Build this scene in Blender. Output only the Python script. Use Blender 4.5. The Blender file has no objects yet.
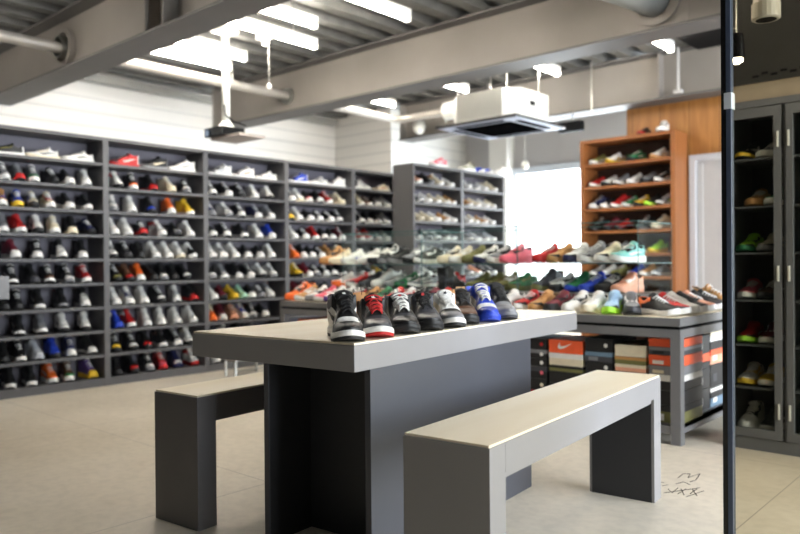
import bpy, bmesh, math, random
from mathutils import Vector, Matrix
random.seed(7)
COL = bpy.context.scene.collection
PI = math.pi
def rad(d): return math.radians(d)

# ------------------------------------------------------------------ materials
MATS = {}
def nodes(name):
    m = bpy.data.materials.new(name); m.use_nodes = True
    nt = m.node_tree
    return m, nt, nt.nodes['Principled BSDF']
def s2l(c):
    return tuple((v/12.92 if v <= .04045 else ((v+.055)/1.055)**2.4) for v in c)
def mat(name, col, rough=.5, metal=0, noise=0, scale=20, bump=0, spec=.5, coat=0):
    """principled with a procedural tone variation and an optional fine bump"""
    if name in MATS: return MATS[name]
    m, nt, p = nodes(name)
    c = s2l(col)
    p.inputs['Roughness'].default_value = rough
    p.inputs['Metallic'].default_value = metal
    p.inputs['Specular IOR Level'].default_value = spec
    if coat: p.inputs['Coat Weight'].default_value = coat
    p.inputs['Base Color'].default_value = (*c, 1)
    if noise:
        tc = nt.nodes.new('ShaderNodeTexCoord'); n = nt.nodes.new('ShaderNodeTexNoise')
        n.inputs['Scale'].default_value = scale; n.inputs['Detail'].default_value = 5
        r = nt.nodes.new('ShaderNodeValToRGB')
        r.color_ramp.elements[0].position = .3; r.color_ramp.elements[1].position = .7
        r.color_ramp.elements[0].color = (*[v*(1-noise) for v in c], 1)
        r.color_ramp.elements[1].color = (*[min(1, v*(1+noise)) for v in c], 1)
        nt.links.new(tc.outputs['Object'], n.inputs['Vector'])
        nt.links.new(n.outputs['Fac'], r.inputs['Fac']); nt.links.new(r.outputs['Color'], p.inputs['Base Color'])
        if bump:
            b = nt.nodes.new('ShaderNodeBump'); b.inputs['Strength'].default_value = bump; b.inputs['Distance'].default_value = .002
            nt.links.new(n.outputs['Fac'], b.inputs['Height']); nt.links.new(b.outputs['Normal'], p.inputs['Normal'])
    MATS[name] = m
    return m
def emit(name, col, s):
    m, nt, p = nodes(name)
    p.inputs['Base Color'].default_value = (*col, 1)
    p.inputs['Emission Color'].default_value = (*col, 1); p.inputs['Emission Strength'].default_value = s
    return m
def glassmat(name, tint, gloss=.08, rough=.0):
    m = bpy.data.materials.new(name); m.use_nodes = True; nt = m.node_tree; nt.nodes.clear()
    o = nt.nodes.new('ShaderNodeOutputMaterial'); t = nt.nodes.new('ShaderNodeBsdfTransparent'); g = nt.nodes.new('ShaderNodeBsdfGlossy')
    fr = nt.nodes.new('ShaderNodeFresnel'); fr.inputs['IOR'].default_value = 1.45
    mu = nt.nodes.new('ShaderNodeMath'); mu.operation = 'MULTIPLY'; mu.inputs[1].default_value = gloss/.04
    nt.links.new(fr.outputs['Fac'], mu.inputs[0]); mu.use_clamp = True
    mx = nt.nodes.new('ShaderNodeMixShader'); t.inputs['Color'].default_value = (*tint, 1); g.inputs['Roughness'].default_value = rough
    g.inputs['Color'].default_value = (.8, .9, .9, 1)
    nt.links.new(mu.outputs[0], mx.inputs[0]); nt.links.new(t.outputs[0], mx.inputs[1]); nt.links.new(g.outputs[0], mx.inputs[2])
    nt.links.new(mx.outputs[0], o.inputs[0])
    MATS[name] = m
    return m

LAM_D = mat('dark grey laminate', (.36, .35, .35), .42, noise=.05, scale=3)
LAM_M = mat('mid grey laminate', (.54, .53, .53), .45, noise=.04, scale=3)
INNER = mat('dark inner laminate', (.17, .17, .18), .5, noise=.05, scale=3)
BODY = mat('charcoal laminate', (.27, .275, .30), .38, noise=.06, scale=3)
SHELF = mat('grey painted board', (.335, .33, .335), .5, noise=.05, scale=6)
SHBACK = mat('violet grey backboard', (.40, .385, .42), .55, noise=.06, scale=2)
DISP = mat('display table grey', (.43, .425, .425), .45, noise=.05, scale=4)
STEEL = mat('brushed steel', (.72, .72, .70), .3, 1, noise=.1, scale=40)
BEAM = mat('grey primed steel', (.57, .545, .52), .6, noise=.10, scale=1.6)
FLANGE = mat('grey steel flange', (.38, .37, .365), .6, noise=.08, scale=2)
DECK = mat('galvanised deck', (.43, .43, .42), .5, .35, noise=.15, scale=9)
WHITE = mat('white paint', (.90, .89, .87), .6, noise=.02, scale=3)
WHITEG = mat('white enamel', (.93, .93, .90), .3, noise=.02, scale=8)
BLACK = mat('matt black', (.05, .05, .055), .8, noise=.15, scale=12, spec=.15)
BLACKG = mat('gloss black', (.04, .04, .045), .2, noise=.1, scale=12)
CABM = mat('cabinet slate paint', (.38, .385, .40), .45, noise=.05, scale=5)
BULK = mat('black bulkhead', (.13, .125, .12), .55, noise=.25, scale=4)
HINGE = mat('satin hinge', (.80, .80, .78), .35, .2)
GRILLE = mat('dull black plastic', (.03, .03, .035), 1, spec=0, noise=.2, scale=40)  # black plastic without specular reflection
RUBBER = mat('black rubber', (.07, .07, .075), .55, noise=.2, scale=60)
CARD = mat('brown card', (.72, .52, .33), .8, noise=.08, scale=60)
GLASS = glassmat('clear glass', (.985, .995, .99), .0015)
GLEDGE = mat('green glass edge', (.30, .42, .41), .12, noise=.1, scale=20, spec=.8)
TINT = glassmat('bronze tinted glass', (.80, .77, .69), .006)
CHROME = mat('polished steel', (.55, .62, .72), .15, 1, noise=.1, scale=30)
TUBE = emit('fluorescent tube', (1, .93, .83), 22)
BULB = emit('lit lamp glass', (1, .93, .8), 12)

def floor_mat():
    m, nt, p = nodes('polished concrete'); N = nt.nodes.new; Lk = nt.links.new
    tc = N('ShaderNodeTexCoord'); n1 = N('ShaderNodeTexNoise'); n2 = N('ShaderNodeTexNoise')
    n1.inputs['Scale'].default_value = .9; n1.inputs['Detail'].default_value = 8; n1.inputs['Roughness'].default_value = .62
    n2.inputs['Scale'].default_value = 22; n2.inputs['Detail'].default_value = 6
    r = N('ShaderNodeValToRGB'); r.color_ramp.elements[0].position = .32; r.color_ramp.elements[1].position = .7
    r.color_ramp.elements[0].color = (*s2l((.79, .745, .67)), 1); r.color_ramp.elements[1].color = (*s2l((.89, .85, .785)), 1)
    mx = N('ShaderNodeMix'); mx.data_type = 'RGBA'; mx.blend_type = 'MULTIPLY'; mx.inputs[0].default_value = .35
    r2 = N('ShaderNodeValToRGB'); r2.color_ramp.elements[0].position = .35; r2.color_ramp.elements[1].position = .6
    r2.color_ramp.elements[0].color = (.72, .72, .72, 1)
    Lk(tc.outputs['Object'], n1.inputs['Vector']); Lk(tc.outputs['Object'], n2.inputs['Vector'])
    Lk(n1.outputs['Fac'], r.inputs['Fac']); Lk(n2.outputs['Fac'], r2.inputs['Fac'])
    Lk(r.outputs['Color'], mx.inputs[6]); Lk(r2.outputs['Color'], mx.inputs[7])
    # saw-cut joints
    sp = N('ShaderNodeSeparateXYZ'); Lk(tc.outputs['Object'], sp.inputs[0])
    def joint(sock, per, off):
        a = N('ShaderNodeMath'); a.operation = 'ADD'; a.inputs[1].default_value = 60+off; Lk(sock, a.inputs[0])
        b = N('ShaderNodeMath'); b.operation = 'MODULO'; b.inputs[1].default_value = per; Lk(a.outputs[0], b.inputs[0])
        c = N('ShaderNodeMath'); c.operation = 'LESS_THAN'; c.inputs[1].default_value = .006; Lk(b.outputs[0], c.inputs[0])
        return c.outputs[0]
    mm = N('ShaderNodeMath'); mm.operation = 'MAXIMUM'; Lk(joint(sp.outputs['X'], 1.8, .3), mm.inputs[0]); Lk(joint(sp.outputs['Y'], 1.8, .9), mm.inputs[1])
    m2 = N('ShaderNodeMix'); m2.data_type = 'RGBA'; Lk(mm.outputs[0], m2.inputs[0]); Lk(mx.outputs[2], m2.inputs[6])
    m2.inputs[7].default_value = (.42, .37, .31, 1)
    Lk(m2.outputs[2], p.inputs['Base Color']); p.inputs['Roughness'].default_value = .42
    return m
def siding_mat():
    m, nt, p = nodes('white horizontal siding'); N = nt.nodes.new; Lk = nt.links.new
    tc = N('ShaderNodeTexCoord'); sp = N('ShaderNodeSeparateXYZ'); Lk(tc.outputs['Object'], sp.inputs[0])
    a = N('ShaderNodeMath'); a.operation = 'MODULO'; a.inputs[1].default_value = .16; Lk(sp.outputs['Z'], a.inputs[0])
    r = N('ShaderNodeValToRGB'); e = r.color_ramp.elements
    e[0].position = 0; e[0].color = (.52, .51, .49, 1); e[1].position = .04; e[1].color = (*s2l((.86, .85, .83)), 1)
    Lk(a.outputs[0], r.inputs['Fac']); Lk(r.outputs['Color'], p.inputs['Base Color']); p.inputs['Roughness'].default_value = .5
    b = N('ShaderNodeBump'); b.inputs['Distance'].default_value = .01; Lk(r.outputs['Color'], b.inputs['Height']); Lk(b.outputs['Normal'], p.inputs['Normal'])
    return m
def wood_mat(name, c1, c2, axis='Z', sc=6, rough=.45, plank=0):
    m, nt, p = nodes(name); N = nt.nodes.new; Lk = nt.links.new
    tc = N('ShaderNodeTexCoord'); mp = N('ShaderNodeMapping')
    mp.inputs['Scale'].default_value = {'X': (.12, 1, 1), 'Y': (1, .12, 1), 'Z': (1, 1, .12)}[axis]
    n = N('ShaderNodeTexNoise'); n.inputs['Scale'].default_value = sc*4; n.inputs['Detail'].default_value = 7; n.inputs['Distortion'].default_value = .8
    r = N('ShaderNodeValToRGB'); r.color_ramp.elements[0].position = .3; r.color_ramp.elements[1].position = .72
    r.color_ramp.elements[0].color = (*s2l(c1), 1); r.color_ramp.elements[1].color = (*s2l(c2), 1)
    Lk(tc.outputs['Object'], mp.inputs[0]); Lk(mp.outputs[0], n.inputs['Vector']); Lk(n.outputs['Fac'], r.inputs['Fac'])
    out = r.outputs['Color']
    if plank:
        sp = N('ShaderNodeSeparateXYZ'); Lk(tc.outputs['Object'], sp.inputs[0])
        a = N('ShaderNodeMath'); a.operation = 'ADD'; a.inputs[1].default_value = 50; Lk(sp.outputs['X'], a.inputs[0])
        b = N('ShaderNodeMath'); b.operation = 'MODULO'; b.inputs[1].default_value = plank; Lk(a.outputs[0], b.inputs[0])
        c = N('ShaderNodeMath'); c.operation = 'LESS_THAN'; c.inputs[1].default_value = .008; Lk(b.outputs[0], c.inputs[0])
        mx = N('ShaderNodeMix'); mx.data_type = 'RGBA'; Lk(c.outputs[0], mx.inputs[0]); Lk(out, mx.inputs[6]); mx.inputs[7].default_value = (*[v*.5 for v in s2l(c1)], 1)
        out = mx.outputs[2]
    Lk(out, p.inputs['Base Color']); p.inputs['Roughness'].default_value = rough
    return m
FLOOR = floor_mat(); SIDING = siding_mat()
TOPW = wood_mat('pale limed wood top', (.92, .86, .74), (.97, .93, .85), 'Y', 1.2, .4)
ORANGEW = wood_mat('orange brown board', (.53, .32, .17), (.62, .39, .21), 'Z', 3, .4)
PANELW = wood_mat('honey plank panel', (.58, .37, .17), (.71, .49, .25), 'Z', 3, .45, .31)

# ------------------------------------------------------------------ mesh helpers
class MB:
    def __init__(s): s.v = []; s.f = []
    def box(s, x0, x1, y0, y1, z0, z1):
        b = len(s.v)
        s.v += [(x, y, z) for z in (z0, z1) for y in (y0, y1) for x in (x0, x1)]
        s.f += [tuple(b+i for i in q) for q in ((0, 2, 3, 1), (4, 5, 7, 6), (0, 1, 5, 4), (2, 6, 7, 3), (0, 4, 6, 2), (1, 3, 7, 5))]
        return s
    def tube(s, pts, r, n=8, cap=True):
        """round tube along a polyline"""
        pts = [Vector(p) for p in pts]; b = len(s.v); rs = r if isinstance(r, (list, tuple)) else [r]*len(pts)
        for i, p in enumerate(pts):
            d = (pts[min(i+1, len(pts)-1)]-pts[max(i-1, 0)]).normalized()
            up = Vector((0, 0, 1)) if abs(d.z) < .9 else Vector((1, 0, 0))
            a = d.cross(up).normalized(); c = d.cross(a).normalized()
            for k in range(n):
                t = 2*PI*k/n; q = p+(a*math.cos(t)+c*math.sin(t))*rs[i]; s.v.append(tuple(q))
        for i in range(len(pts)-1):
            for k in range(n):
                a0 = b+i*n+k; a1 = b+i*n+(k+1) % n
                s.f.append((a0, a0+n, a1+n, a1))
        if cap:
            s.f.append(tuple(b+k for k in range(n))); e = b+(len(pts)-1)*n; s.f.append(tuple(e+n-1-k for k in range(n)))
        return s
    def lathe(s, prof, n=20, c=(0, 0, 0)):
        b = len(s.v)
        for r, z in prof:
            for k in range(n):
                t = 2*PI*k/n; s.v.append((c[0]+r*math.cos(t), c[1]+r*math.sin(t), c[2]+z))
        for i in range(len(prof)-1):
            for k in range(n):
                a0 = b+i*n+k; a1 = b+i*n+(k+1) % n; s.f.append((a0, a1, a1+n, a0+n))
        s.f.append(tuple(b+n-1-k for k in range(n))); e = b+(len(prof)-1)*n; s.f.append(tuple(e+k for k in range(n)))
        return s
    def prism(s, poly, z0, z1):
        b = len(s.v); n = len(poly)
        s.v += [(x, y, z0) for x, y in poly]+[(x, y, z1) for x, y in poly]
        s.f.append(tuple(b+n-1-i for i in range(n))); s.f.append(tuple(b+n+i for i in range(n)))
        s.f += [(b+i, b+(i+1) % n, b+n+(i+1) % n, b+n+i) for i in range(n)]
        return s
    def mesh(s, name, m, smooth=False, bevel=0):
        me = bpy.data.meshes.new(name); me.from_pydata(s.v, [], s.f)
        bm = bmesh.new(); bm.from_mesh(me)
        bmesh.ops.recalc_face_normals(bm, faces=bm.faces)
        if bevel: bmesh.ops.bevel(bm, geom=list(bm.edges), offset=bevel, segments=2, affect='EDGES', profile=.5)
        bm.to_mesh(me); bm.free()
        me.materials.append(m)
        if smooth:
            for p in me.polygons: p.use_smooth = True
        return me
    def obj(s, name, m, parent=None, smooth=False, bevel=0, loc=None, rz=0, label=None):
        return link(name, s.mesh(name, m, smooth, bevel), parent, loc, rz, label)
def link(name, me, parent=None, loc=None, rz=0, label=None):
    o = bpy.data.objects.new(name, me); COL.objects.link(o)
    if parent is not None: o.parent = parent
    if loc: o.location = loc
    if rz: o.rotation_euler.z = rz
    if label: o['label'] = label
    return o
def box(*a): return MB().box(*a)
def tag(o, label, cat, group=None):
    o['label'] = label; o['category'] = cat
    if group: o['group'] = group
    return o
def thing(name, label, cat, loc=(0, 0, 0), rz=0, group=None):
    o = bpy.data.objects.new(name, None); COL.objects.link(o); o.location = loc; o.rotation_euler.z = rz
    o.empty_display_size = .05
    return tag(o, label, cat, group)
def struct(name, mb, m, **k):
    o = mb.obj(name, m, **k); o['kind'] = 'structure'; return o

# ------------------------------------------------------------------ camera
F = 736.5
cam = bpy.data.cameras.new('camera'); co = bpy.data.objects.new('camera', cam); COL.objects.link(co)
yaw, pitch, roll = rad(41.85), rad(-.315), rad(-.466)
Fw = Vector((-math.sin(yaw)*math.cos(pitch), math.cos(yaw)*math.cos(pitch), math.sin(pitch)))
Rt0 = Vector((math.cos(yaw), math.sin(yaw), 0)); Up0 = Rt0.cross(Fw)
Rt = Rt0*math.cos(roll)+Up0*math.sin(roll); Up = Up0*math.cos(roll)-Rt0*math.sin(roll)
co.matrix_world = Matrix(((Rt.x, Up.x, -Fw.x, 0), (Rt.y, Up.y, -Fw.y, 0), (Rt.z, Up.z, -Fw.z, 1.0), (0, 0, 0, 1)))
cam.sensor_width = 36; cam.lens = F/800*36; cam.clip_start = .05
cam.dof.use_dof = True; cam.dof.focus_distance = 2.45; cam.dof.aperture_fstop = 2.2
bpy.context.scene.camera = co
def at(x, y, i, v):
    """the point where the sight line of photo pixel (x, y) meets the plane coordinate i = v (used to measure places off the photo)"""
    d = Rt*((x-400)/F)+Up*((267-y)/F)+Fw; c = Vector((0, 0, 1))
    return c+d*((v-c[i])/d[i])

# ------------------------------------------------------------------ room shell
XL, XR, YB, YF, ZC = -8.15, 2.8, -2.6, 9.4, 3.17
struct('floor', box(XL-.3, XR+.3, YB-.3, YF+.3, -.1, 0), FLOOR)
struct('wall_left', box(XL-.15, XL, YB, 7.65, 0, 3.4), SIDING)
struct('wall_jog', box(XL-.15, -7.0, 7.65, YF, 0, 3.4), SIDING)
b = MB()
for (x0, x1, z0, z1) in ((-7.0, -6.1, 0, 3.4), (-6.1, -3.6, 2.40, 3.4), (-6.1, -3.6, 0, .25), (-3.6, -3.5, 0, 3.4)): b.box(x0, x1, YF, YF+.15, z0, z1)
struct('wall_back', b, mat('grey plaster', (.72, .71, .71), .6, noise=.03, scale=2))
struct('column_window', box(-6.42, -6.1, 9.2, YF, 0, 3.4), WHITE)
w = struct('window_1', MB(), WHITE) if False else None
b = MB(); b.box(-6.1, -3.6, 9.36, 9.42, 2.30, 2.40).box(-6.1, -3.6, 9.36, 9.44, .25, .31)
for x in (-6.1, -5.0, -3.66): b.box(x, x+.06, 9.38, 9.44, .31, 2.30)
wf = struct('window_1', b, mat('window alloy', (.80, .83, .87), .4, noise=.02))
box(-6.04, -3.66, 9.405, 9.411, .31, 2.30).obj('pane', GLASS, wf)
# wood panel wall and door, flush under the far beam
b = MB()
for (x0, x1, z0, z1) in ((-3.56, -2.86, 0, 2.68), (-2.86, -1.0, 2.09, 2.68)): b.box(x0, x1, 7.75, 7.85, z0, z1)
struct('wall_wood', b, PANELW)
struct('wall_return', box(-3.6, -3.5, 7.86, YF, 0, 3.4), WHITE)
b = MB(); b.box(-2.86, -2.80, 7.70, 7.80, 0, 2.09).box(-2.80, -1.0, 7.70, 7.80, 2.03, 2.09)
struct('trim_door', b, mat('door trim grey', (.76, .76, .77), .5, noise=.02))
d1 = struct('door_1', box(-2.80, -1.06, 7.76, 7.80, 0.01, 2.03), mat('pale grey door', (.72, .71, .70), .5, noise=.02))
box(-2.79, -2.74, 7.745, 7.76, .05, 2.0).obj('stile', mat('pale grey door', (.64, .63, .62)), d1)
box(-1.0, XR, 7.75, 7.85, 0, 3.4).obj('wall_far', WHITE)['kind'] = 'structure'
# side and rear walls with the daylight windows
b = MB(); b.box(XR, XR+.15, YB, YF, 0, .35).box(XR, XR+.15, YB, YF, 2.75, 3.4)
b.box(XR, XR+.15, YB, 1.5, .35, 2.75)
for y in (4.0, 6.2, 7.7): b.box(XR, XR+.15, y, y+.12, .35, 2.75)
struct('wall_right', b, WHITE)
struct('wall_rear', box(XL, XR, YB-.15, YB, 0, 3.4), mat('dark rear wall', (.30, .29, .28), .7, noise=.05))

# corrugated deck
def deck():
    b = MB(); per = .30; h = .065; y0, y1 = YB, YF; x = XL; prof = []
    while x < XR:
        prof += [(x, ZC+h), (x+.12, ZC+h), (x+.155, ZC), (x+.265, ZC)]; x += per
    n = len(prof)
    for px, pz in prof: b.v += [(px, y0, pz), (px, y1, pz)]
    for i in range(n-1): b.f.append((2*i, 2*i+1, 2*i+3, 2*i+2))
    return b
ceil_ = struct('ceiling', deck(), DECK)
struct('ceiling_slab', box(XL-.1, XR+.1, YB-.1, YF+.1, 3.245, 3.40), mat('deck concrete', (.25, .25, .24), .8, noise=.1))
ceil_opening = struct('ceiling_dark_opening', box(-2.68, XR, 5.51, 7.47, 3.10, 3.145), BLACK)  # black sheet standing in for a dark opening between the beams

# steel beams
def beam(name, yc, x0, x1, stiff):
    b = MB(); w = .14
    b.box(x0, x1, yc-w, yc+w, 2.67, 2.69); f = b.box(x0, x1, yc-w, yc+w, 3.15, 3.168)
    o = struct(name, b, FLANGE)
    b = MB().box(x0, x1, yc-.009, yc+.009, 2.69, 3.15); b.obj('web', BEAM, o)
    for x in stiff: box(x, x+.012, yc-w+.01, yc-.009, 2.69, 3.15).obj('stiffener', BEAM, o)
    return o
be1 = beam('beam_near', 2.89, XL, XR, (-4.95, -4.70))
be2 = beam('beam_middle', 5.36, -7.77, XR, (-7.765,))
be3 = beam('beam_far', 7.62, -6.70, XR, (-6.69, -3.1))
def ring(parent, x, y, z, r0, r1, l, m=BEAM, nm='sleeve_ring'):
    b = MB(); n = 28
    for k in range(n):
        t = 2*PI*k/n; c, s = math.cos(t), math.sin(t)
        for (r, yy) in ((r0, y), (r1, y), (r1, y-l), (r0, y-l)): b.v.append((x+r*c, yy, z+r*s))
    for k in range(n):
        a = 4*k; q = 4*((k+1) % n)
        for j in range(4): b.f.append((a+j, q+j, q+(j+1) % 4, a+(j+1) % 4))
    return b.obj(nm, m, parent, smooth=False)
# sleeves round the holes the pipe passes through
ring(be1, -6.47, 2.879, 2.90, .13, .17, .05)
ring(be1, -6.47, 2.879, 2.90, .085, .097, .085, STEEL, 'sleeve_tube')
MB().tube([(-6.47, 2.8795, 2.9), (-6.47, 2.875, 2.9)], .086, 20).obj('hole_shade', BLACK, be1)  # black disc painted for the darkness inside the sleeve
ring(be2, -6.45, 5.349, 2.88, .05, .09, .03, STEEL)
ring(be2, -2.22, 5.349, 2.93, .15, .19, .03, BEAM, 'sleeve_ring')
dk = thing('ceiling_duct', 'fat grey round duct meeting the middle beam beside the glass partition', 'duct')
MB().tube([(-2.22, 5.345, 2.93), (-2.32, 5.0, 2.96), (-2.55, 4.45, 3.0), (-2.8, 3.9, 3.0)], .125, 24).obj('tube', mat('duct grey', (.62, .63, .62), .4, .4, noise=.06), dk, smooth=True)
box(-2.50, -1.98, 5.345, 5.350, 2.70, 3.14).obj('stiffener', BEAM, be2)

# ------------------------------------------------------------------ ceiling fixtures
pipe = thing('ceiling_pipe', 'long grey conduit pipe running through the sleeves of the steel beams', 'pipe')
MB().tube([(-6.47, YB+.05, 2.90), (-6.46, 5.35, 2.885), (-6.45, 7.0, 2.87), (-6.42, 7.12, 2.87), (-6.30, 7.18, 2.87), (-5.62, 7.18, 2.87)], .047, 14).obj('tube', mat('galvanised pipe', (.70, .68, .65), .4, .3, noise=.05), pipe, smooth=True)
for y in (3.5, 4.6, 6.2): MB().tube([(-6.46, y, 2.87), (-6.46, y, 3.17)], .007, 6).obj('hanger', STEEL, pipe)
dj = thing('hanging_duct_stub', 'white insulated duct stub at the end of the conduit pipe', 'duct', (-5.52, 7.18, 2.87))
MB().tube([(-.12, 0, 0), (.06, 0, 0), (.06, 0, -.001)], [.11, .11, .10], 20).obj('insulation', WHITEG, dj, smooth=False)
MB().tube([(-.13, 0, .10), (-.13, 0, -.14)], .012, 8).obj('strap', STEEL, dj)
tr = tag(MB().box(-8.149, -8.03, 3.1, 7.6, 3.06, 3.14).obj('hanging_cable_tray', mat('tray steel', (.62, .62, .60), .4, .3), None), 'pale steel cable tray along the top of the white siding', 'cable tray')
BL = 'fluorescent batten lights on the ceiling'
spots = [(-6.38, 3.3, 'outermost batten light, beside the white siding'), (-5.98, 3.2, 'second batten light in from the white siding'),
         (-5.17, 3.4, 'batten light just beyond the projector pole'), (-4.72, 3.0, 'shorter batten light near the middle of the ceiling bay'),
         (-4.02, 3.4, 'batten light high at the top edge of the photo'),
         (-6.36, 5.8, 'batten light behind the middle beam, above the conduit pipe'), (-5.2, 5.8, 'batten light behind the middle beam, beside the air conditioner'),
         (-4.02, 5.85, 'batten light behind the middle beam, above the air conditioner'), (-2.77, 5.8, 'batten light beside the dark ceiling opening'),
         (-2.9, 3.4, ''), (-1.7, 3.4, ''), (-.3, 3.2, ''), (-6.5, .9, ''), (-5.0, .9, '')]
for i, (x, y, lb) in enumerate(spots):
    if not lb: lb = ['batten light above the display table', 'batten light above the bench aisle', 'batten light above the dark cabinet aisle', 'batten light before the near beam, beside the siding', 'batten light before the near beam, above the grey counter'][i-9]
    t = thing('batten_light', 'white fluorescent '+lb, 'ceiling light', (x, y, 3.0), 0, BL)
    box(-.03, .03, 0, 1.22, .055, .10).obj('housing', WHITEG, t)
    MB().tube([(0, .02, .025), (0, 1.20, .025)], .024, 10).obj('tube', TUBE, t, smooth=True)
    for yy in (.0, 1.2): box(-.03, .03, yy, yy+.02, -.005, .055).obj('end_cap', WHITEG, t)
    for yy in (.25, .95): MB().tube([(0, yy, .10), (0, yy, .17)], .006, 6).obj('hanger', STEEL, t)

# projector on its pole
pj = thing('ceiling_projector', 'black projector with pale top hanging from a thick white ceiling pole', 'projector', (-5.72, 4.0, 0))
MB().tube([(0, 0, 2.30), (0, 0, 3.17)], .036, 16).obj('pole', WHITEG, pj, smooth=True)
MB().box(-.09, .09, -.09, .09, 3.13, 3.168).obj('ceiling_plate', WHITEG, pj)
MB().lathe([(.04, 0), (.06, -.03), (.09, -.06), (.09, -.078)], 20, (0, 0, 2.315)).obj('bracket', WHITEG, pj)
box(-.15, .13, -.14, .12, 2.165, 2.25).obj('body', BLACKG, pj, bevel=.012)
box(-.10, .34, -.10, .18, 2.142, 2.164).obj('base_plate', mat('pale grey plastic', (.62, .58, .55), .5), pj)
MB().tube([(-.08, -.135, 2.20), (-.08, -.155, 2.20)], .03, 14).obj('lens', CHROME, pj)
MB().tube([(.03, -.04, 2.46), (.06, -.05, 2.36), (.16, -.03, 2.29), (.30, .0, 2.24)], .008, 6).obj('cable', BLACK, pj, smooth=True)
sn = thing('ceiling_sensor', 'small white junction box with dangling rod beside the projector pole', 'sensor', (-5.25, 4.1, 3.0))
box(-.09, .09, -.05, .05, .0, .08).obj('housing', WHITEG, sn, bevel=.008)
MB().tube([(0, 0, 0), (0, 0, -.05)], .03, 12).obj('lens', BULB, sn)
MB().tube([(.04, 0, 0), (.04, 0, -.42)], .006, 6).obj('rod', STEEL, sn)
MB().lathe([(.008, 0), (.025, -.02), (.02, -.05)], 10, (.04, 0, -.40)).obj('weight', WHITEG, sn)

# ceiling cassette air conditioner
ac = thing('air_conditioner', 'white ceiling cassette air conditioner hung on rods with black louvred panel', 'air conditioner', (-4.38, 6.5, 2.4))
MB().prism([(-.28, -.40), (.28, -.40), (.42, -.26), (.42, .26), (.28, .40), (-.28, .40), (-.42, .26), (-.42, -.26)], .03, .33).obj('casing', WHITEG, ac, bevel=.006)
b = MB().box(-.50, .50, -.48, .48, .004, .03); b.obj('panel_rim', mat('panel rim black', (.10, .10, .11), .3), ac, bevel=.006)
box(-.475, .475, -.455, .455, -.002, .004).obj('panel', mat('louver blue grey', (.66, .69, .77), .6, spec=.2), ac)
box(-.32, .32, -.31, .31, -.008, -.002).obj('grille', GRILLE, ac)
for k, (x0, x1, y0, y1) in enumerate(((-.30, .30, -.415, -.355), (-.30, .30, .355, .415), (-.43, -.365, -.30, .30), (.365, .43, -.30, .30))):
    o = box(x0, x1, y0, y1, -.006, -.002).obj('louver', GRILLE, ac)
for x, y in ((-.33, -.30), (.28, -.30), (-.33, .30), (.28, .30)): MB().tube([(x, y, .32), (x, y, .77)], .009, 6).obj('hanging_rod', STEEL, ac)
box(.42, .43, -.1, -.02, .18, .22).obj('bracket', BLACK, ac)
spk = thing('wall_speaker', 'small black speaker hung under the far beam near the window', 'speaker', (-4.05, 7.40, 2.50))
box(-.14, .14, -.05, .05, -.055, .055).obj('cabinet', BLACK, spk, bevel=.01)
box(-.12, .12, -.054, -.05, -.04, .04).obj('grille', BLACK, spk)
MB().tube([(0, 0, .055), (0, .05, .17)], .012, 6).obj('bracket', STEEL, spk)
for x, z, lb in ((-6.27, 2.79, 'round white spotlight lamp on the far beam beside the conduit pipe'),):
    s = thing('spot_lamp', lb, 'lamp', (x, 7.40, z))
    MB().lathe([(.02, .09), (.07, .06), (.085, 0), (.07, -.06), (.03, -.09)], 16).obj('head', WHITEG, s, smooth=True)
    MB().tube([(0, 0, .08), (0, .10, .16)], .012, 6).obj('bracket', STEEL, s)
s = thing('globe_lamp', 'small clear globe lamp hanging at the window head', 'lamp', (at(525, 165, 1, 8.0).x, 8.0, at(525, 165, 1, 8.0).z))
MB().lathe([(.01, .055), (.035, .04), (.052, 0), (.035, -.04), (.01, -.055)], 16).obj('globe', WHITEG, s, smooth=True)
MB().tube([(0, 0, .05), (0, 0, 3.2-s.location.z)], .006, 6).obj('cord', STEEL, s)
rd = thing('beam_conduit', 'slim pale conduit running down the far beam web by the wood panel', 'conduit', (-2.86, 7.42, 0))
MB().tube([(0, 0, 2.70), (0, 0, 3.15)], .014, 8).obj('tube', mat('conduit grey', (.75, .74, .73), .5), rd)
MB().box(-.04, .04, -.03, .03, 2.69, 2.72).obj('base_plate', mat('conduit grey', (.75, .74, .73)), rd)
rl = thing('lighting_rail', 'thin pale rail hung below the far beam above the window', 'rail', (0, 7.30, 2.60))
box(-5.3, -3.6, -.015, .015, -.012, .012).obj('rail', mat('rail blue grey', (.66, .69, .76), .4), rl)
for x in (-5.1, -4.4, -3.75): MB().tube([(x, 0, .01), (x, .0, .56)], .010, 6).obj('hanger', STEEL, rl)

# ------------------------------------------------------------------ shoes
PAL = {'O': ('bright orange', (.95, .38, .20)), 'Z': ('blue grey', (.42, .52, .60)), 'w': ('white', (.90, .89, .87)), 'k': ('black', (.085, .085, .09)), 'g': ('grey', (.50, .50, .51)), 'd': ('dark grey', (.25, .25, .27)),
       'r': ('red', (.72, .10, .10)), 'b': ('blue', (.13, .25, .70)), 'n': ('navy', (.12, .14, .30)), 'o': ('orange', (.92, .42, .14)),
       'y': ('yellow', (.90, .74, .18)), 't': ('tan', (.74, .54, .32)), 'e': ('green', (.14, .45, .27)), 'p': ('pink', (.90, .38, .45)),
       'm': ('maroon', (.42, .10, .16)), 'c': ('cream', (.88, .83, .72)), 'l': ('lime', (.66, .90, .22)), 'q': ('pale teal', (.50, .76, .72)),
       'v': ('purple', (.38, .28, .55)), 's': ('silver', (.72, .73, .75)), 'u': ('brown', (.36, .24, .17)), 'i': ('dark brown', (.15, .125, .105)), 'a': ('olive', (.45, .44, .25)),
       'z': ('light blue', (.66, .78, .88)), 'h': ('mint', (.66, .84, .74)), 'f': ('peach', (.90, .64, .52))}
def cm(c):
    n, rgb = PAL[c]
    return mat('shoe '+n, rgb, .5, noise=.07, scale=90, bump=.1)
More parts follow.
